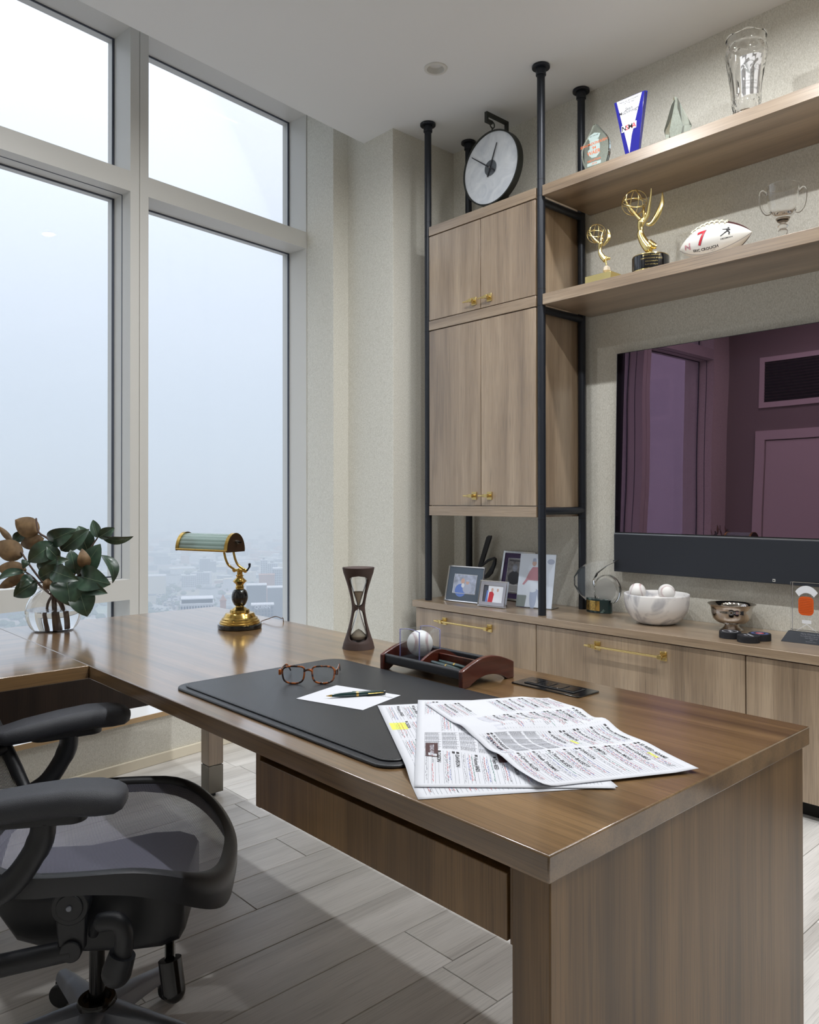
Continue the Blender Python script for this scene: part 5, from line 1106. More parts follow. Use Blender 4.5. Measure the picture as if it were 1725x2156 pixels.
# prism
pz = thing('faceted_glass_award', 'slim pointed clear glass prism award on the upper shelf', 'award', (onY(1425, 280, YS).x, YS, Z1))
apx = onY(1422, 203, YS+0.02); bl_ = onY(1400, 288, YS); br_ = onY(1448, 262, YS)
q4 = [V((bl_.x+0.012, YS, Z1)), V((br_.x-0.035, YS-0.004, Z1)), V((br_.x-0.03, YS+0.045, Z1)), V((bl_.x+0.02, YS+0.045, Z1))]
m4 = [V((bl_.x-0.005, YS+0.002, onY(1398, 275, YS).z)), V((br_.x-0.02, YS-0.004, br_.z)), V((br_.x-0.0, YS+0.04, br_.z+0.01)), V((bl_.x+0.01, YS+0.045, bl_.z+0.03))]
mb = MB(); mb.add(q4+m4+[V((apx.x-0.003, apx.y-0.006, apx.z)), V((apx.x+0.003, apx.y+0.012, apx.z))], [(3, 2, 1, 0), (0, 1, 5, 4), (1, 2, 6, 5), (2, 3, 7, 6), (3, 0, 4, 7), (4, 5, 8), (5, 6, 9, 8), (6, 7, 9), (7, 4, 8, 9)]); mb.build('prism', 'green_edge_glass', pz, bevel=0.001, w=True)
# cut-glass vase
YV = 3.26
vv = onY(1572, 228, YV); cgv = thing('cut_glass_vase', 'tall cut crystal vase with a frosted etched panel on the upper shelf', 'vase', (vv.x, YV, Z1))
ht = onY(1580, 78, YV).z-Z1
pv = [(0.040, 0.0), (0.043, 0.004), (0.036, 0.020), (0.040, 0.03), (0.056, 0.052), (0.062, 0.09), (0.068, 0.16), (0.080, 0.24), (0.092, 0.30), (0.086, 0.33), (0.088, 0.35), (0.094, 0.37)]
sv = ht/0.37
mb = MB(); rs = []; nn = 48
PV = [(p.x*0.86, p.y*sv) for p in spline([(a, b_, 0) for a, b_ in pv], 4)]
for j, (r, z) in enumerate(PV):
    f = z/ht; amp = 0.005 if 0.14 < f < 0.9 else (0.001 if f < 0.97 else 0.0)
    rs.append([V(((r+amp*abs(math.sin(12*2*math.pi*i/nn/2+ (f*22 if 0.62 < f < 0.86 or 0.14 < f < 0.26 else 0))))*math.cos(2*math.pi*i/nn), (r+amp*abs(math.sin(12*2*math.pi*i/nn/2+ (f*22 if 0.62 < f < 0.86 or 0.14 < f < 0.26 else 0))))*math.sin(2*math.pi*i/nn), z+(0.006*math.cos(6*2*math.pi*i/nn)*max(0, (f-0.93)/0.07)))) for i in range(nn)])
for r, z in [(PV[-1][0]-0.004, PV[-1][1])]+[(r-0.007, z) for r, z in PV[::-1] if z > 0.05]:
    rs.append([V((max(0.004, r)*math.cos(2*math.pi*i/nn), max(0.004, r)*math.sin(2*math.pi*i/nn), z)) for i in range(nn)])
mb.rings(rs).build('crystal_body', 'clear_glass', cgv, smooth=25)
av = math.atan2(-YV, -vv.x)+0.30
def vr(z):
    for (r, a), (r2, b_) in zip(PV, PV[1:]):
        if a <= z <= b_: return r+(r2-r)*(z-a)/(b_-a+1e-9)
    return PV[-1][0]
def vpt(a, z, o_=0.0036): return V(((vr(z)+o_)*math.cos(a), (vr(z)+o_)*math.sin(a), z))
MB().grid(lambda a, c: vpt(av-0.62+1.24*a, ht*(0.26+0.44*c+0.03*a)), 12, 10).build('frosted_panel', pbr('frost', (206, 206, 206), 0.5), cgv, smooth=60)
MB().add([vpt(av-0.05+0.34*math.cos(2*math.pi*i/24), ht*(0.575+0.07*math.sin(2*math.pi*i/24)), 0.0042) for i in range(24)], [tuple(range(24))]).build('etched_oval', pbr('frost_dark', (150, 152, 150), 0.4), cgv)
mb = MB(); put_text(mb, 'AVC', lambda a, b_: vpt(av-0.05+a/0.06, ht*0.575+b_, 0.0048), 0.034); tag(mb.build('etched_letters', 'frost', cgv), kind='stuff')
mb = MB()
for s_, z, sz in (('2008', 0.47, 0.010), ('presented to', 0.43, 0.0085), ('in recognition', 0.40, 0.0085), ('McDonough', 0.35, 0.013)): put_text(mb, s_, lambda a, b_: vpt(av+a/0.058, ht*z+b_, 0.0046), sz)
tag(mb.build('etched_text', 'frost_dark', cgv), kind='stuff')

# ------------------------------------------------------------------ winged statuettes, football, glass cup on the lower shelf
pbr('gold', (244, 220, 150), 0.18, metal=1.0)
def statuette(label, kx, base_fn, Y, spec):
    """kx maps detail coordinates to a point on the plane Y"""
    c = spec['c']; t = thing('winged_statuette', label, 'statuette', (c.x, Y, Z2)); s_ = spec['s']
    def T(pts, rr_, name, flat=1.0, dy=0.0, n=5):
        P = spline([kx(*p) for p in pts], n); P = [p+V((0, dy*(i/(len(P)-1)), 0)) for i, p in enumerate(P)]; m = len(P)
        R_ = []
        for i in range(m):
            u = i/(m-1)*(len(rr_)-1); a = int(min(u, len(rr_)-2)); f = u-a; R_.append((rr_[a]*(1-f)+rr_[a+1]*f)*s_)
        MB().tube(P, R_, 14, flat=flat).build(name, 'gold', t, smooth=70, w=True)
    for name, pts, rr_, fl, dy in spec['tubes']: T(pts, rr_, name, fl, dy)
    gc, gr_ = kx(*spec['globe']), spec['gr']
    g = None
    for a, b_ in ((0, 0), (90, 0), (90, 60), (90, 120), (40, 30)):
        o_ = MB().torus(gc, gr_, gr_*0.028, 36, 6, Matrix.Rotation(R(b_+20), 4, 'Z') @ Matrix.Rotation(R(a), 4, 'X')).build('globe_ring' if g else 'globe', 'gold', g or t, smooth=60, w=True); g = g or o_
    MB().sphere(kx(*spec['head']), spec['hr'], 14, 10, sq=(0.9, 0.9, 1.15)).build('head', 'gold', t, smooth=60, w=True)
    return t
E_ = 0.11014
YE = 3.235
ke = lambda x, y: onY(1230+x*E_, 390+y*E_, YE)
S1 = dict(c=ke(1250, 1500), s=1.0, globe=(965, 335), gr=(ke(1165, 335)-ke(762, 335)).length/2, head=(1180, 570), hr=0.011, tubes=(
    ('gown', [(1080, 860), (1085, 960), (1150, 1090), (1230, 1190), (1290, 1215)], [0.0125, 0.017, 0.021, 0.024, 0.020], 0.8, 0.0), ('gown_hem', [(1235, 1080), (1310, 1150), (1370, 1165)], [0.014, 0.016, 0.010], 0.7, 0.01),
    ('torso', [(1090, 870), (1080, 790), (1100, 700), (1140, 640)], [0.0115, 0.014, 0.0185, 0.010], 0.85, 0.0), ('neck', [(1140, 650), (1175, 590)], [0.008, 0.006], 1, 0.0),
    ('arm', [(1100, 680), (1020, 580), (940, 480), (880, 390), (830, 290)], [0.009, 0.0085, 0.0065, 0.005, 0.0035], 1, -0.02), ('arm', [(1150, 660), (1130, 520), (1110, 420), (1090, 370)], [0.008, 0.007, 0.005, 0.0035], 1, 0.02),
    ('wing', [(1130, 720), (1190, 640), (1240, 560), (1275, 400), (1310, 240), (1333, 80)], [0.008, 0.011, 0.012, 0.009, 0.006, 0.0018], 0.45, -0.02), ('wing', [(1190, 740), (1270, 730), (1340, 620), (1400, 470), (1440, 300), (1435, 100)], [0.007, 0.012, 0.014, 0.013, 0.010, 0.0018], 0.45, 0.03),
    ('leg', [(1195, 1190), (1215, 1290), (1225, 1360)], [0.010, 0.007, 0.005], 1, 0.0), ('leg', [(1235, 1220), (1255, 1290), (1265, 1345)], [0.008, 0.006, 0.005], 1, 0.0)))
st = statuette('tall gold winged statuette holding a wire globe on a round black base', ke, None, YE, S1)
bcx = onY(1369, 555, YE).x; rbs = (onY(1412, 555, YE)-onY(1327, 555, YE)).length/2*0.80
zb1 = ke(1230, 1380).z-Z2
pbr('base_ebony', (16, 16, 20), 0.1, coat=0.6)
MB().lathe([(rbs, 0.0), (rbs, 0.012), (rbs-0.002, 0.014)], 56, (bcx, YE+0.005, Z2)).build('base_band', 'gold', st, smooth=30, w=True)
MB().lathe([(rbs-0.001, 0.0142), (rbs-0.001, zb1-0.006), (rbs-0.003, zb1-0.004)], 56, (bcx, YE+0.005, Z2)).build('round_base', 'base_ebony', st, smooth=30, w=True)
MB().lathe([(rbs-0.003, zb1-0.0038), (rbs-0.004, zb1)], 56, (bcx, YE+0.005, Z2)).build('base_cap', 'gold', st, smooth=30, w=True)
mb = MB(); ab = math.atan2(-YE, -bcx)+0.05
for i_, (s_, sz) in enumerate((('SPORTS AWARDS', 0.010), ('OUTSTANDING SPORTS', 0.009), ('PERSONALITY', 0.009), ('PLAY-BY-PLAY', 0.009))):
    z = zb1*0.84-i_*zb1*0.17
    put_text(mb, s_, lambda a, b_: V((bcx+(rbs+0.0002)*math.cos(ab+a/rbs), YE+0.005+(rbs+0.0002)*math.sin(ab+a/rbs), Z2+z+b_)), sz)
tag(mb.build('base_lettering', 'gold', st, w=True), kind='stuff')
YE2 = 3.205
ke2 = lambda x, y: onY(1230+x*E_, 390+y*E_, YE2)
S2 = dict(c=ke2(420, 1700), s=0.62, globe=(235, 925), gr=(ke2(380, 925)-ke2(92, 925)).length/2, head=(355, 1030), hr=0.0075, tubes=(
    ('gown', [(310, 1230), (310, 1290), (355, 1370), (410, 1430)], [0.0125, 0.017, 0.021, 0.022], 0.8, 0.0), ('gown_hem', [(390, 1370), (440, 1400), (490, 1395)], [0.012, 0.014, 0.008], 0.7, 0.005),
    ('torso', [(312, 1235), (305, 1190), (320, 1120), (340, 1080)], [0.0115, 0.014, 0.0185, 0.010], 0.85, 0.0),
    ('arm', [(310, 1120), (240, 1060), (180, 990), (130, 910)], [0.009, 0.0085, 0.006, 0.0035], 1, -0.01), ('arm', [(325, 1110), (325, 1000), (340, 900), (345, 840)], [0.008, 0.007, 0.005, 0.0035], 1, 0.01),
    ('wing', [(370, 1160), (415, 1090), (455, 1020), (460, 930), (430, 830)], [0.007, 0.012, 0.015, 0.014, 0.002], 0.45, 0.01), ('leg', [(405, 1410), (420, 1480), (430, 1560)], [0.010, 0.007, 0.005], 1, 0.0)))
s2 = statuette('small gold winged statuette on a square gold block base', ke2, None, YE2, S2)
fc = ke2(430, 1610); rfx = 0.017
mb = MB(); rfs = [(0.3, -1.15), (1.1, -0.35), (1.0, 0.45), (0.25, 1.1)]
mb.lathe([(r*rfx, z*rfx) for r, z in rfs], 6, fc, a0=0.3); mb.build('faceted_stone', pbr('stone_beige', (196, 184, 164), 0.3), s2, w=True)
g0, g1 = ke2(100, 1860), ke2(592, 1660)
MB().box((g0.x, YE2-0.035, Z2), (g1.x, YE2+0.05, g1.z)).build('block_base', 'gold', s2, bevel=0.001, w=True)
MB().box((g0.x+0.028, YE2-0.015, g1.z+0.0001), (g1.x-0.015, YE2+0.03, fc.z-rfx*1.1)).build('base_step', 'gold', s2, bevel=0.001, w=True)
# football
YFB = 3.235
fa, fb = onY(1432, 533, YFB), onY(1584, 486, YFB); fc_ = (fa+fb)/2; FL = (fb-fa).length*0.5; FR = 0.080
fcx, fcz = fc_.x, Z2+FR*0.99
fbq = thing('football', 'white and maroon football with a red number seven lying on the lower shelf', 'football', (fcx, YFB, Z2))
def fsurf(a, b_, o_=0.0):      # a along the axis, b angle: 0 front, 90 up
    t_ = max(-1, min(1, a/FL)); r = FR*(1-abs(t_)**1.9)**0.86+o_; return V((fcx+a, YFB-r*math.cos(b_), fcz+r*math.sin(b_)))
pbr('ball_white', (232, 230, 224), 0.3, spec=0.5); pbr('ball_maroon', (66, 30, 32), 0.4, bump=0.5, bscale=500)
N_ = 40; M_ = 48; mb = MB()
rs = [[fsurf(FL*math.sin(math.pi*(j/N_-0.5))*0.9995, 2*math.pi*i/M_) for i in range(M_)] for j in range(N_+1)]
for j in range(N_):
    for i in range(M_):
        ang = 360*(i+0.5)/M_; mb.k = 0 if (ang < 56 or ang > 260) else 1
        mb.add([rs[j][i], rs[j][(i+1) % M_], rs[j+1][(i+1) % M_], rs[j+1][i]], [(0, 1, 2, 3)])
ob = mb.build('ball', ['ball_white', 'ball_maroon'], fbq, w=True)
bm = bmesh.new(); bm.from_mesh(ob.data); bmesh.ops.remove_doubles(bm, verts=bm.verts, dist=1e-5); bmesh.ops.recalc_face_normals(bm, faces=bm.faces); bm.to_mesh(ob.data); bm.free(); ob.data.polygons.foreach_set('use_smooth', [True]*len(ob.data.polygons))
for ang in (R(-50),):
    MB().tube([fsurf(FL*math.sin(math.pi*(j/30-0.5))*0.98, ang, 0.0002) for j in range(31)], 0.0008, 6).build('panel_seam', 'ink_grey', fbq, smooth=60, w=True)
pbr('lace', (226, 222, 196), 0.6)
MB().tube([fsurf(-0.085+0.16*i/10, R(57), 0.003) for i in range(11)], 0.003, 6).build('lace_strip', 'lace', fbq, smooth=60, w=True)
for i in range(8): MB().tube([fsurf(-0.082+i*0.0215, R(q), 0.0035+0.0012*(1-abs(q-57)/16)) for q in (43, 50, 57, 64, 71)], 0.0034, 6).build('lace', 'lace', fbq, smooth=60, w=True)
mb = MB(); co_ = [(-0.10, 37), (-0.07, 33), (0.0, 32), (0.06, 33), (0.09, 37), (0.088, 45)]
mb.tube([fsurf(a, R(b_), 0.0004) for a, b_ in co_], 0.0007, 5); mb.build('lace_panel_line', 'ink_grey', fbq, w=True)
def ftext(s_, a0, b0, size, mt, name='print', o_=0.0006, **kw):
    mb = MB(); put_text(mb, s_, lambda a, b_: fsurf(a0+a, R(b0)+b_/FR, o_), size, sub=3 if size > 0.03 else 0, **kw); tag(mb.build(name, mt, fbq, w=True), kind='stuff')
ftext('7', -0.022, -1, 0.085, 'ink_grey', o_=0.0006, bold=0.03); ftext('7', -0.022, -1, 0.085, 'photo_red', o_=0.0012, bold=0.012)
ftext('ERIC CROUCH', -0.012, -35, 0.0175, 'ink_black', bold=0.02); ftext('N', -0.098, -16, 0.050, 'photo_faint_red', bold=0.04, o_=0.0005); ftext('Huskers', -0.098, -16, 0.010, 'ink_grey', o_=0.0012)
ftext('HEISMAN', 0.080, -17, 0.0105, 'ink_black', bold=0.01); ftext('Legends', 0.02, -43, 0.006, 'ink_grey')
run_ = [[(0.0, 0.95), (0.12, 1.0), (0.2, 0.92), (0.16, 0.82), (0.05, 0.82)], [(-0.1, 0.78), (0.12, 0.82), (0.28, 0.72), (0.30, 0.58), (0.12, 0.52), (-0.02, 0.5), (-0.08, 0.62)], [(-0.1, 0.76), (-0.36, 0.72), (-0.46, 0.80), (-0.36, 0.64), (-0.1, 0.64)], [(-0.02, 0.52), (0.14, 0.5), (-0.04, 0.34), (-0.36, 0.12), (-0.52, 0.0), (-0.56, 0.08), (-0.3, 0.26), (-0.14, 0.42)], [(0.14, 0.52), (0.02, 0.42), (0.16, 0.30), (0.12, 0.10), (0.28, 0.04), (0.24, 0.14), (0.28, 0.34)]]
for k, poly in enumerate(run_):
    MB().add([fsurf(0.082+a*0.042, R(-8)+b_*0.050/FR, 0.0007) for a, b_ in poly], [tuple(range(len(poly)))]).build('runner_mark', 'ink_black', fbq, w=True)
# glass loving cup
YC = 3.26
gc0 = onY(1649, 488, YC); gcp = thing('glass_trophy_cup', 'clear glass two-handled trophy cup on the lower shelf', 'trophy', (gc0.x, YC, Z2))
zr = onY(1655, 390, YC).z-Z2; rcp = (onY(1690, 400, YC)-onY(1618, 400, YC)).length/2*0.86
pz_ = lambda y: onY(1650, y, YC).z-Z2
prof = [(0.045, 0.0), (0.046, 0.004), (0.030, 0.010), (0.014, 0.018), (0.018, pz_(487)), (0.012, pz_(482)), (0.020, pz_(476)), (0.012, pz_(470)), (0.021, pz_(466)), (0.030, pz_(458)), (0.048, pz_(447)), (rcp*0.92, pz_(425)), (rcp, pz_(405)), (rcp*1.02, zr)]
prof = sorted(prof, key=lambda q: q[1])
inner = [(rcp*1.02-0.003, zr+0.0005), (rcp-0.004, pz_(405)), (rcp*0.92-0.004, pz_(425)), (0.040, pz_(445)), (0.006, pz_(452))]
MB().lathe([(p.x, p.y) for p in spline([(a, b_, 0) for a, b_ in prof], 4)]+[(p.x, p.y) for p in spline([(a, b_, 0) for a, b_ in inner], 4)], 56).build('cup', 'clear_glass', gcp, smooth=50)
dv = V((CR.x, CR.y, 0)).normalized(); dv = (dv+V((0.6, 0, 0))).normalized()
for sg in (-1, 1):
    e = lambda r, y: dv*(sg*r)+V((0, 0, pz_(y)))
    MB().tube(spline([e(rcp*0.97, 406), e(rcp*1.28, 398), e(rcp*1.42, 412), e(rcp*1.30, 436), e(rcp*1.02, 448), e(rcp*0.74, 446)], 6), 0.0052, 10).build('handle', 'clear_glass', gcp, smooth=60)
# ------------------------------------------------------------------ office chair
HD = R(35); CO = V((-1.755, 0.665, 0))
chair = thing('office_chair', 'black mesh office chair with padded arms pulled up to the desk', 'chair', CO, rz=-HD)
cf = V((math.sin(HD), math.cos(HD), 0)); cr = V((math.cos(HD), -math.sin(HD), 0))
pbr('chair_black', (30, 32, 37), 0.42, bump=0.15, bscale=1200); pbr('chair_pad', (44, 46, 52), 0.5, bump=0.5, bscale=900); pbr('chair_graphite', (128, 132, 142), 0.35, metal=0.5, bump=0.2, bscale=800); pbr('chair_gloss', (12, 12, 14), 0.12)
def mesh_mat(name, pitch, hole, col):
    m, nt, b, out = node_mat(name); N = nt.nodes.new; L = nt.links.new
    t = N('ShaderNodeTexCoord'); mp = N('ShaderNodeMapping'); mp.inputs['Scale'].default_value = (2*math.pi/pitch,)*3; mp.inputs['Rotation'].default_value = (0, 0, R(28)); L(t.outputs['UV'], mp.inputs[0])
    sp = N('ShaderNodeSeparateXYZ'); L(mp.outputs[0], sp.inputs[0])
    sn = [N('ShaderNodeMath') for _ in range(2)]
    for k, s_ in enumerate(sn): s_.operation = 'SINE'; L(sp.outputs[k], s_.inputs[0])
    pr = N('ShaderNodeMath'); pr.operation = 'MULTIPLY'; L(sn[0].outputs[0], pr.inputs[0]); L(sn[1].outputs[0], pr.inputs[1])
    gt = N('ShaderNodeMath'); gt.operation = 'GREATER_THAN'; L(pr.outputs[0], gt.inputs[0]); gt.inputs[1].default_value = hole
    sock(b, 'Base Color', (*lin(col), 1)); sock(b, 'Roughness', 0.5)
    tr = N('ShaderNodeBsdfTransparent'); mx = N('ShaderNodeMixShader'); L(gt.outputs[0], mx.inputs[0]); L(b.outputs[0], mx.inputs[1]); L(tr.outputs[0], mx.inputs[2]); L(mx.outputs[0], out.inputs[0]); MAT[name] = m
mesh_mat('seat_mesh', 0.0034, 0.12, (104, 104, 118)); mesh_mat('back_mesh', 0.0040, 0.3, (40, 42, 48))
def uv_from(ob, fn):
    me = ob.data; uv = me.uv_layers.new(name='UVMap')
    for lp_ in me.loops: uv.data[lp_.index].uv = fn(me.vertices[lp_.vertex_index].co)
# base, casters, column
HUBZ = 0.150
pe = onZ(328, 2062, 0.06)-CO; br_ = max(0.22, min(0.34, math.hypot(pe.x, pe.y))); a0 = math.atan2(pe.y, pe.x)+HD
MB().lathe([(0.040, 0.035), (0.042, 0.04), (0.042, 0.103), (0.039, 0.110), (0.030, 0.110), (0.029, 0.10)], 32).build('hub', 'chair_gloss', chair, smooth=40)
for k in range(5):
    a = a0+k*2*math.pi/5; d = V((math.cos(a), math.sin(a), 0)); s_ = V((-d.y, d.x, 0)); rs = []
    for u, wd2, zt_, zb2 in ((0.030, 0.034, 0.102, 0.060), (br_*0.5, 0.025, 0.092, 0.058), (br_*0.85, 0.020, 0.080, 0.056), (br_, 0.017, 0.074, 0.055)):
        rs.append([d*u+s_*wd2+V((0, 0, zb2)), d*u-s_*wd2+V((0, 0, zb2)), d*u-s_*wd2*0.8+V((0, 0, zt_-0.006)), d*u-s_*wd2*0.4+V((0, 0, zt_)), d*u+s_*wd2*0.4+V((0, 0, zt_)), d*u+s_*wd2*0.8+V((0, 0, zt_-0.006))])
    lg = MB().rings(rs).build('base_leg', 'chair_graphite', chair, smooth=50)
    c0 = d*(br_-0.012); ca_ = a+0.9+k*1.3; w_ = V((math.cos(ca_), math.sin(ca_), 0)); ta = V((-w_.y, w_.x, 0))
    cs = MB().tube([c0+V((0, 0, 0.030)), c0+V((0, 0, 0.066))], 0.008, 12).box((-0.006, -0.02, 0.026), (0.006, 0.02, 0.05), Matrix.Translation(c0) @ Matrix.Rotation(ca_, 4, 'Z')).build('caster', 'chair_black', lg, smooth=40)
    for sg in (-1, 1):
        MB().tube([c0+w_*(sg*0.008)+V((0, 0, 0.0265)), c0+w_*(sg*0.024)+V((0, 0, 0.0265))], 0.0265, 24).build('caster_wheel', 'chair_black', chair, smooth=40, bevel=0.003)
MB().tube([(0, 0, 0.06), (0, 0, 0.30)], 0.0165, 24).build('gas_column', 'chair_gloss', chair, smooth=40)
# under-seat mechanism
def lofted(sec, name, mat, bev=0.0, par=None, n=8):
    """sec: (y, x-half, z0, z1) stations along the chair's front axis"""
    rs = []
    for y, xh, z0, z1 in sec:
        rr_ = min(0.02, (z1-z0)*0.35); pts = rrect(2*xh, z1-z0, rr_, 4); rs.append([V((a, y, (z0+z1)/2+c)) for a, c in pts])
    return MB().rings(rs).build(name, mat, par or chair, smooth=40)
lofted([(-0.17, 0.10, 0.345, 0.40), (-0.13, 0.115, 0.30, 0.405), (-0.04, 0.125, 0.275, 0.40), (0.10, 0.13, 0.272, 0.42), (0.16, 0.13, 0.275, 0.42), (0.195, 0.125, 0.285, 0.41), (0.205, 0.115, 0.30, 0.40)], 'tilt_housing', 'chair_black')
# seat: hanging mesh in a black frame
def seat_out(t, k=1.0):        # closed outline, t in 0..1 starting at the back
    a = 2*math.pi*t; cx, cy0 = math.sin(a), -math.cos(a)
    x = 0.272*abs(cx)**0.72*(1 if cx >= 0 else -1); y = 0.225*abs(cy0)**0.62*(1 if cy0 >= 0 else -1)
    y = y*1.14+0.045
    x *= (1.0-0.10*max(0, y/0.26)**2)*(0.93+0.07*min(1, (y+0.24)/0.2))
    return x*k, y*k+(1-k)*0.01
def seat_z(x, y):
    z = 0.482+0.016*(abs(x)/0.26)**2.5
    z += 0.022*max(0, (-y-0.02)/0.2)**2 - 0.055*max(0, (y-0.10)/0.16)**2
    return z
n_ = 72
ringo = []
for i in range(n_):
    x, y = seat_out(i/n_); ringo.append(V((x, y, seat_z(x, y)-0.010)))
rs = []
for i in range(n_):
    x, y = seat_out(i/n_); z = seat_z(x, y); xi, yi = seat_out(i/n_, 0.90); zi = seat_z(xi, yi)
    o_ = V((x, y, z)); q = V((xi, yi, zi)); dn = 0.026+0.020*max(0, (y-0.05)/0.2)+0.014*max(0, (-y)/0.2)
    rs.append([o_+V((0, 0, 0.002)), (o_+q)/2+V((0, 0, 0.008)), q+V((0, 0, 0.000)), q+V((0, 0, -0.008)), o_*0.98+V((0, 0, -dn+0.0)), o_+V((0, 0, -dn*0.55))])
MB().rings(rs, loop=True).build('seat_frame', 'chair_black', chair, smooth=60)
def sfn(a, c):
    t = a; k = 0.91*c; x, y = seat_out(t, 1.0); x, y = x*k, 0.01+(y-0.01)*k; z = seat_z(x, y); return V((x, y, z-0.020*(1-c**2)-0.004))
sm_ = MB().grid(sfn, 72, 14).build('seat_mesh', 'seat_mesh', chair, smooth=80)
uv_from(sm_, lambda p: (p.x, p.y))
# near-side linkage, levers and knob (positions read on the chair's right flank)
NR = cr
def fl_(x, y, off): return onP(x, y, CO+cr*off, cr)
pv_ = fl_(150, 1905, 0.175)
def disc(name, c, r, t0, t1, mat, par=chair, n=28): return MB().tube([c+cr*t0, c+cr*t1], r, n).build(name, mat, par, smooth=40, bevel=0.002, w=True)
lk = disc('pivot_cover', pv_, 0.036, -0.02, 0.012, 'chair_black'); disc('pivot_ring', pv_, 0.026, 0.012, 0.015, 'chair_black', lk); disc('pivot_bolt', pv_, 0.006, 0.015, 0.018, 'chair_graphite', lk, 12)
p2 = fl_(152, 1998, 0.175)
MB().hexa([p2-cf*0.026-cr*0.012, p2+cf*0.026-cr*0.012, p2+cf*0.026+cr*0.006, p2-cf*0.026+cr*0.006], [pv_-cf*0.030-cr*0.012, pv_+cf*0.030-cr*0.012, pv_+cf*0.030+cr*0.006, pv_-cf*0.030+cr*0.006]).build('link_arm', 'chair_black', chair, bevel=0.004, w=True)
disc('lower_pivot', p2, 0.021, -0.02, 0.014, 'chair_black')
MB().tube([fl_(152, 2000, 0.17), fl_(60, 2020, 0.17), fl_(-30, 2040, 0.165), fl_(-120, 2040, 0.15)], [0.020, 0.021, 0.022, 0.022], 14).build('rear_link', 'chair_black', chair, smooth=50, w=True)
MB().tube(spline([fl_(197, 1965, 0.16), fl_(205, 1945, 0.19), fl_(245, 1940, 0.20), fl_(262, 1965, 0.20), fl_(258, 2010, 0.20)], 5), [0.010]*6+[0.018]*15, 14).build('tilt_lever', 'chair_black', chair, smooth=60, w=True)
c_ = fl_(246, 2046, 0.20); MB().tube([fl_(258, 2008, 0.20), c_], [0.026, 0.029], 20).sphere(c_, 0.029, 20, 12).build('lever_grip', 'chair_black', chair, smooth=60, w=True)
k0 = fl_(358, 1985, 0.09); k1 = fl_(358, 2022, 0.15); k2 = fl_(366, 2085, 0.16)
MB().tube([k0, k1], 0.011, 14).build('knob_shaft', 'chair_gloss', chair, smooth=40, w=True)
MB().tube([k1+ (k1-k2)*0.05, k2], [0.0235, 0.0235], 24).sphere(k2, 0.0235, 20, 10).build('tension_knob', 'chair_gloss', chair, smooth=40, w=True)
# arms
def arm(sg, fx, fy, bx_, by_, zt_, name='arm_pad'):
    tip = onZ(fx, fy, zt_)-CO; bk = onZ(bx_, by_, zt_)-CO
    d = (tip-bk); d.z = 0; d = d.normalized(); s_ = V((d.y, -d.x, 0)); Ln = 0.32
    rs = []
    for u, hw, th, dz in ((0.0, 0.030, 0.022, -0.030), (0.02, 0.044, 0.036, -0.022), (0.07, 0.050, 0.044, -0.012), (0.15, 0.051, 0.048, -0.002), (0.22, 0.053, 0.050, 0.003), (0.27, 0.052, 0.050, 0.000), (0.300, 0.045, 0.044, -0.006), (0.314, 0.034, 0.032, -0.012), (0.320, 0.018, 0.018, -0.018)):
        c0 = tip-d*(Ln-u-0.0)+V((0, 0, dz)); pts = rrect(2*hw, th, th*0.46, 5)
        rs.append([CO+c0+s_*a+V((0, 0, c-th/2)) for a, c in pts])
    pd = MB().rings(rs).build(name, 'chair_pad', chair, smooth=60, w=True)
    m0 = CO+tip-d*0.155
    MB().prism(rrect(0.17, 0.06, 0.028, 6), -0.064, -0.044, lambda a, c, z: m0+d*a+s_*c+V((0, 0, z))).build('arm_plate', 'chair_black', chair, bevel=0.004, w=True)
    bq = CO+tip-d*0.15
    MB().tube(spline([bq+V((0, 0, -0.06)), bq-d*0.005+V((0, 0, -0.10)), bq-d*0.05+V((0, 0, -0.17)), bq-d*0.13+V((0, 0, -0.23)), CO+(bq-CO)*0.8-d*0.20+V((0, 0, -0.26))], 6), [0.034]*8+[0.031]*8+[0.027]*9, 16, flat=0.62).build('arm_post', 'chair_black', chair, smooth=60, w=True)
arm(-1, 272, 1478, 30, 1512, 0.672); arm(1, 268, 1645, 0, 1664, 0.672)
# back
def bpt(a, z): # a -1..1 across, z height
    w_ = 0.255*(0.80+0.28*math.sin(math.pi*min(1, max(0, (z-0.45)/0.75)))); lean = -0.300-0.50*(z-0.5)-0.02*math.sin((z-0.5)*4)
    return V((a*w_, lean+0.075*a*a, z))
lo, hi = 0.50, 1.10
P = [bpt(1, lo+(hi-lo)*i/14) for i in range(15)]+[bpt(1-2*i/10, hi+0.03*math.sin(math.pi*i/10)) for i in range(1, 10)]+[bpt(-1, hi-(hi-lo)*i/14) for i in range(15)]+[bpt(-1+2*i/10, lo-0.03*math.sin(math.pi*i/10)) for i in range(1, 10)]
MB().tube(P, 0.016, 10, closed=True).build('back_frame', 'chair_black', chair, smooth=60)
bm_ = MB().grid(lambda a, c: bpt(2*a-1, lo+(hi-lo)*c)+V((0, -0.012, 0)), 20, 20).build('back_mesh', 'back_mesh', chair, smooth=80)
uv_from(bm_, lambda p: (p.x, p.z))
MB().tube(spline([(0, -0.12, 0.36), (0, -0.25, 0.37), (0, -0.34, 0.45), (0, -0.36, 0.62), (0, -0.36, 0.78)], 5), 0.025, 12, flat=1.6).build('back_spine', 'chair_black', chair, smooth=60)
for sg in (-1, 1): MB().tube([(0, -0.35, 0.60), (sg*0.12, -0.34, 0.58), (sg*0.232, bpt(1, 0.60).y, 0.60)], 0.016, 10).build('spine_bracket', 'chair_black', chair, smooth=60)
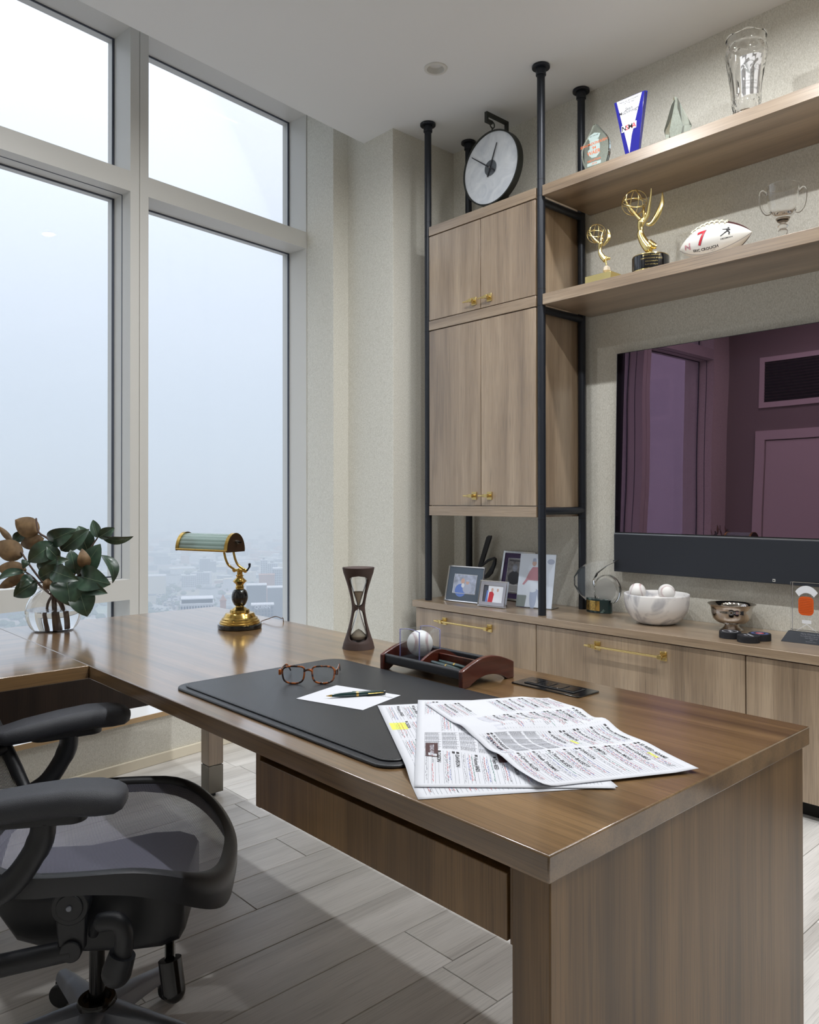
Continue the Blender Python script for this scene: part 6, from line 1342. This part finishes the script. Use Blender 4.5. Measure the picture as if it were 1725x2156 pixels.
# ------------------------------------------------------------------ the hazy city far below
GZ = -190.0
def gp(x, D, z=GZ):        # ground point in the direction of image column x at distance D
    d = ray(x, CYP); d.z = 0; d = d.normalized(); return CAM*0+V((d.x*D, d.y*D, z))
def dist_of(y): return (HCAM-GZ)*F/(y-CYP)      # distance of the ground seen at image row y
def city_mat():
    m, nt, b, out = node_mat('city_ground'); N = nt.nodes.new; L = nt.links.new
    t = N('ShaderNodeTexCoord'); v = N('ShaderNodeTexVoronoi'); v.inputs['Scale'].default_value = 0.011; L(t.outputs['Object'], v.inputs['Vector'])
    n = N('ShaderNodeTexNoise'); n.inputs['Scale'].default_value = 0.004; n.inputs['Detail'].default_value = 5; L(t.outputs['Object'], n.inputs['Vector'])
    r = N('ShaderNodeValToRGB'); e = r.color_ramp.elements; e.new(0.5); e.new(0.7)
    for q, (p, c) in zip(e, ((0.3, (96, 104, 98)), (0.45, (132, 132, 130)), (0.58, (150, 148, 146)), (0.72, (104, 112, 100)))): q.position = p; q.color = (*lin(c), 1)
    mm = N('ShaderNodeMix'); mm.data_type = 'RGBA'; mm.inputs[0].default_value = 0.35; L(n.outputs['Fac'], r.inputs[0]); L(r.outputs[0], mm.inputs[6]); L(v.outputs['Color'], mm.inputs[7])
    hs = N('ShaderNodeHueSaturation'); hs.inputs['Saturation'].default_value = 0.35; hs.inputs['Value'].default_value = 0.8; L(mm.outputs[2], hs.inputs['Color']); L(hs.outputs[0], b.inputs['Base Color']); sock(b, 'Roughness', 0.9); sock(b, 'Specular IOR Level', 0.0); MAT['city_ground'] = m
city_mat()
for nm, c in (('city_white', (190, 192, 198)), ('city_cream', (196, 190, 178)), ('city_brick', (168, 128, 112)), ('city_grey', (112, 116, 124)), ('city_slate', (70, 76, 88)), ('city_glass', (60, 74, 100)), ('city_roof', (206, 208, 214)), ('road_grey', (168, 168, 170)), ('city_tree', (84, 100, 82)), ('city_pink', (236, 110, 170))):
    pbr(nm, c, 0.8, spec=0.2)
struct(MB().add([V((3000, -16000, GZ)), V((3000, 16000, GZ)), V((-16000, 16000, GZ)), V((-16000, -16000, GZ))], [(0, 1, 2, 3)]).build('city_ground', 'city_ground'))
CITY = []
def building(label, px, D, wd, dp, top_px=None, hgt_=None, rot=0.0, body='city_white', roof='city_roof', group=None, kind=0, cols=0, rows=0):
    p = gp(px, D); z1 = (HCAM-(top_px-CYP)/F*D) if top_px else GZ+hgt_
    t = thing('city_building', label, 'building', (p.x, p.y, GZ), rz=math.atan2(p.y, p.x)-math.pi/2+rot, group=group)
    Hb = z1-GZ
    MB().box((-wd/2, -dp/2, 0), (wd/2, dp/2, Hb)).build('facade', body, t)
    MB().box((-wd/2-0.6, -dp/2-0.6, Hb), (wd/2+0.6, dp/2+0.6, Hb+1.2)).build('roof', roof, t)
    if kind != 2: MB().box((-wd*0.22, -dp*0.2, Hb+1.2), (wd*0.1, dp*0.25, Hb+4.5)).build('roof_plant', 'city_grey', t)
    if cols:
        sx_ = wd/cols; sz_ = min(Hb/rows, 4.0) if rows else 4.0
        me = None
        for r_ in range(rows):
            for c in range(cols):
                w2 = sx_*(0.36 if (c*7+r_) % 3 else 0.42)
                if me is None:
                    o_ = MB().box((-sx_*0.3, -0.35, -sz_*0.36), (sx_*0.3, 0.15, sz_*0.36)).build('window', 'city_glass', t); me = o_.data
                else:
                    o_ = bpy.data.objects.new('window', me); COL.objects.link(o_); o_.parent = t
                o_.location = (-wd/2+sx_*(c+0.5), dp/2*1.0*(-1)*-1 if False else -dp/2-0.0, Hb-sz_*(r_+0.75))
    return t, Hb
# note: local -Y of a building faces the room
t, Hb = building('white gridded office block with black crown storey beside the highway', 415.5, 850, 33.5, 24, top_px=1250, body='city_white', kind=2, cols=12, rows=9)
MB().box((-15.5, -11, Hb+1.2), (15.5, 11, Hb+5.2)).build('crown_storey', 'city_slate', t); MB().box((-16.2, -12, Hb+5.2), (16.2, 12, Hb+6.2)).build('crown_roof', 'city_roof', t)
t, Hb = building('pale office block with rooftop sign letters below the lamp', 553, 960, 26, 18, top_px=1257, body='city_grey', cols=7, rows=6, kind=2)
mb = MB(); put_text(mb, 'QUINN', lambda a, b_: V((a, -9.5, Hb-2.0+b_)), 5.6, bold=0.02); tag(mb.build('roof_sign', 'city_roof', t), kind='stuff')
t, Hb = building('slim brick clock tower among low roofs', 470, 900, 6.5, 6.5, top_px=1247, body='city_brick', roof='city_brick', kind=2)
MB().lathe([(4.2, Hb+1.2), (0.3, Hb+7)], 4, a0=R(45)).build('spire', 'city_brick', t)
building('long low brick hall beside the clock tower', 495, 915, 34, 16, top_px=1277, body='city_brick', kind=2)
building('long white slab block with banded windows, lower wing', 398, 1750, 30, 24, top_px=1193, cols=8, rows=6, kind=1)
building('long white slab block with banded windows, upper wing', 425, 1800, 40, 20, top_px=1188, rot=-0.25, cols=10, rows=6, kind=1)
building('wide pale exhibition hall with flat white roof', 385, 2250, 70, 60, top_px=1178, body='city_cream', kind=2)
building('hazy grey residential tower beside a smaller twin', 432, 2050, 26, 20, top_px=1160, body='city_grey', cols=5, rows=9)
building('hazy slate tower behind the white slab block', 448, 2150, 18, 20, top_px=1166, body='city_slate')
building('pale T-shaped hospital tower', 556, 1700, 14, 22, top_px=1165, body='city_white', cols=3, rows=8)
building('pale wide hospital block', 574, 1720, 22, 22, top_px=1172, body='city_white', cols=5, rows=5)
building('white gridded laboratory block at the window edge', 590, 1350, 24, 24, top_px=1183, body='city_white', cols=8, rows=7, kind=2)
building('red roofed brick block right of the lamp', 562, 1250, 24, 20, top_px=1196, body='city_brick', roof='city_brick', kind=2)
building('dark slate warehouse right of the lamp', 540, 1150, 28, 24, top_px=1216, body='city_slate', kind=2)
building('low white warehouse with wide roof at the window edge', 585, 1020, 26, 20, top_px=1222, body='city_grey', kind=2)
building('white roofed depot left of the highway bend', 325, 1650, 44, 36, top_px=1192, body='city_cream', kind=2)
rr = random.Random(21)
LB = {'city_white': 'small pale flat-roofed city block in the haze', 'city_brick': 'small brick city block in the haze', 'city_grey': 'small grey city block in the haze', 'city_slate': 'small dark slate city block in the haze', 'city_cream': 'small cream city block in the haze'}
placed = [(415, 850), (553, 960), (470, 900), (495, 915), (398, 1750), (425, 1800), (385, 2250), (432, 2050), (448, 2150), (556, 1700), (574, 1720), (590, 1350), (562, 1250), (540, 1150), (585, 1020), (325, 1650)]
n_ = 0
tries = 0
while n_ < 170 and tries < 20000:
    tries += 1
    px = rr.uniform(-250, 720); y = rr.choice([rr.uniform(1150, 1215), rr.uniform(1180, 1262)]); D = dist_of(y)+rr.uniform(-60, 60)
    if 318 < px < 378 and D < 1600: continue          # highway corridor
    if -60 < px < 60 and D < 1300 and rr.random() < 0.7: continue
    if any(abs(px-a)*D/F < 46 and abs(D-b_) < 62 for a, b_ in placed): continue
    placed.append((px, D)); n_ += 1
    body = rr.choice(['city_white', 'city_cream', 'city_brick', 'city_grey', 'city_grey', 'city_slate', 'city_white'])
    hh = rr.choice([6, 8, 10, 12, 16, 22]) if D > 1100 else rr.choice([5, 7, 9, 11])
    wd_, dp_ = rr.uniform(14, 46), rr.uniform(12, 34); rf = rr.choice(['city_roof', 'city_roof', 'city_grey', 'city_cream'])
    lb = '%s %s city block with %s roof in the haze' % ('tall narrow' if hh > 14 and wd_ < 30 else 'high wide' if hh > 14 else 'long low' if wd_ > 32 else 'squat' if hh < 8 else 'compact', body[5:], {'city_roof': 'white', 'city_grey': 'grey', 'city_cream': 'cream'}[rf])
    building(lb, px, D, wd_, dp_, hgt_=hh, rot=rr.uniform(-0.6, 0.6), body=body, roof=rf, group='small city blocks below the windows', kind=2)
# far carpet of roofs and trees
mb = MB(); mt = ['city_white', 'city_grey', 'city_brick', 'city_slate', 'city_roof']
for i in range(2600):
    px = rr.uniform(-500, 900); y = 1041+1/rr.uniform(1/130, 1/40); D = dist_of(y); p = gp(px, D); w_ = rr.uniform(12, 60)*(1+D/9000); h = rr.choice([5, 7, 9, 14, 24]); mb.k = rr.randrange(5)
    mb.box((p.x-w_/2, p.y-w_*0.35, GZ), (p.x+w_/2, p.y+w_*0.35, GZ+h))
tag(mb.build('distant_roofs', mt), 'endless hazy carpet of distant roofs out to the horizon', 'city', kind='stuff')
mb = MB()
for i in range(900):
    px = rr.uniform(-250, 720); y = rr.uniform(1140, 1300); D = dist_of(y); p = gp(px, D); r = rr.uniform(3, 9); mb.lathe([(r*0.6, 0), (r, r*0.5), (r*0.6, r), (r*0.1, r*1.15)], 6, p)
tag(mb.build('street_trees', 'city_tree'), 'hazy clumps of trees between the city blocks', 'trees', kind='stuff')
# highway sweeping past the white block, with ramps and traffic
def road(pts, w_, zz, label, name='highway'):
    P = spline([gp(*p, GZ+zz) for p in pts], 8); L_, R_ = [], []
    for i, p in enumerate(P):
        d = (P[min(i+1, len(P)-1)]-P[max(i-1, 0)]); d.z = 0; d = d.normalized(); s_ = V((-d.y, d.x, 0))*w_/2; L_.append(p+s_); R_.append(p-s_)
    mb = MB(); n2 = len(P); mb.add(L_+R_, [(i, i+1, n2+i+1, n2+i) for i in range(n2-1)])
    return tag(mb.build(name, 'road_grey', solid=1.0), label, 'road')
road([(362, 700), (350, 900), (352, 1060), (368, 1180), (372, 1290), (352, 1400), (318, 1480), (250, 1560)], 22, 3.0, 'wide grey highway curving past the white gridded block')
road([(318, 700), (322, 900), (336, 1080), (344, 1220), (336, 1320), (318, 1390), (260, 1450)], 12, 3.6, 'narrow ramp road left of the wide highway', 'ramp_road')
road([(60, 700), (40, 850), (60, 1050), (150, 1200), (240, 1300)], 20, 1.0, 'straight avenue seen below the glass vase', 'avenue')
mb = MB()
for i in range(420):
    px = rr.uniform(312, 372); y = rr.uniform(1205, 1300); D = dist_of(y); p = gp(px, D, GZ+rr.choice([0.2, 4.2])); a = rr.uniform(0, 3); mb.k = rr.randrange(3)
    mb.box((-2.2, -0.95, 0), (2.2, 0.95, 1.5), Matrix.Translation(p) @ Matrix.Rotation(a, 4, 'Z'))
tag(mb.build('parked_cars', ['city_white', 'city_slate', 'city_glass']), 'tiny cars on the highway and in the lots beside it', 'cars', kind='stuff')
# haze: a real scattering layer that starts past the facade
def haze_mat():
    m = bpy.data.materials.new('city_haze'); m.use_nodes = True; nt = m.node_tree; nt.nodes.clear(); o_ = nt.nodes.new('ShaderNodeOutputMaterial')
    s_ = nt.nodes.new('ShaderNodeVolumeScatter'); a_ = nt.nodes.new('ShaderNodeVolumeAbsorption'); ad = nt.nodes.new('ShaderNodeAddShader')
    s_.inputs['Color'].default_value = (0.80, 0.90, 1.0, 1); s_.inputs['Density'].default_value = HAZE_D; s_.inputs['Anisotropy'].default_value = 0.0
    a_.inputs['Color'].default_value = (0.0, 0.62, 1, 1); a_.inputs['Density'].default_value = HAZE_D*0.08
    nt.links.new(s_.outputs[0], ad.inputs[0]); nt.links.new(a_.outputs[0], ad.inputs[1]); nt.links.new(ad.outputs[0], o_.inputs['Volume']); MAT['city_haze'] = m
HAZE_D = 0.00085
haze_mat()
tag(wbox(-15000, 15000, -90, -15000, GZ-5, 260).build('city_haze', 'city_haze'), 'pale blue haze lying over the distant city', 'haze', kind='stuff')
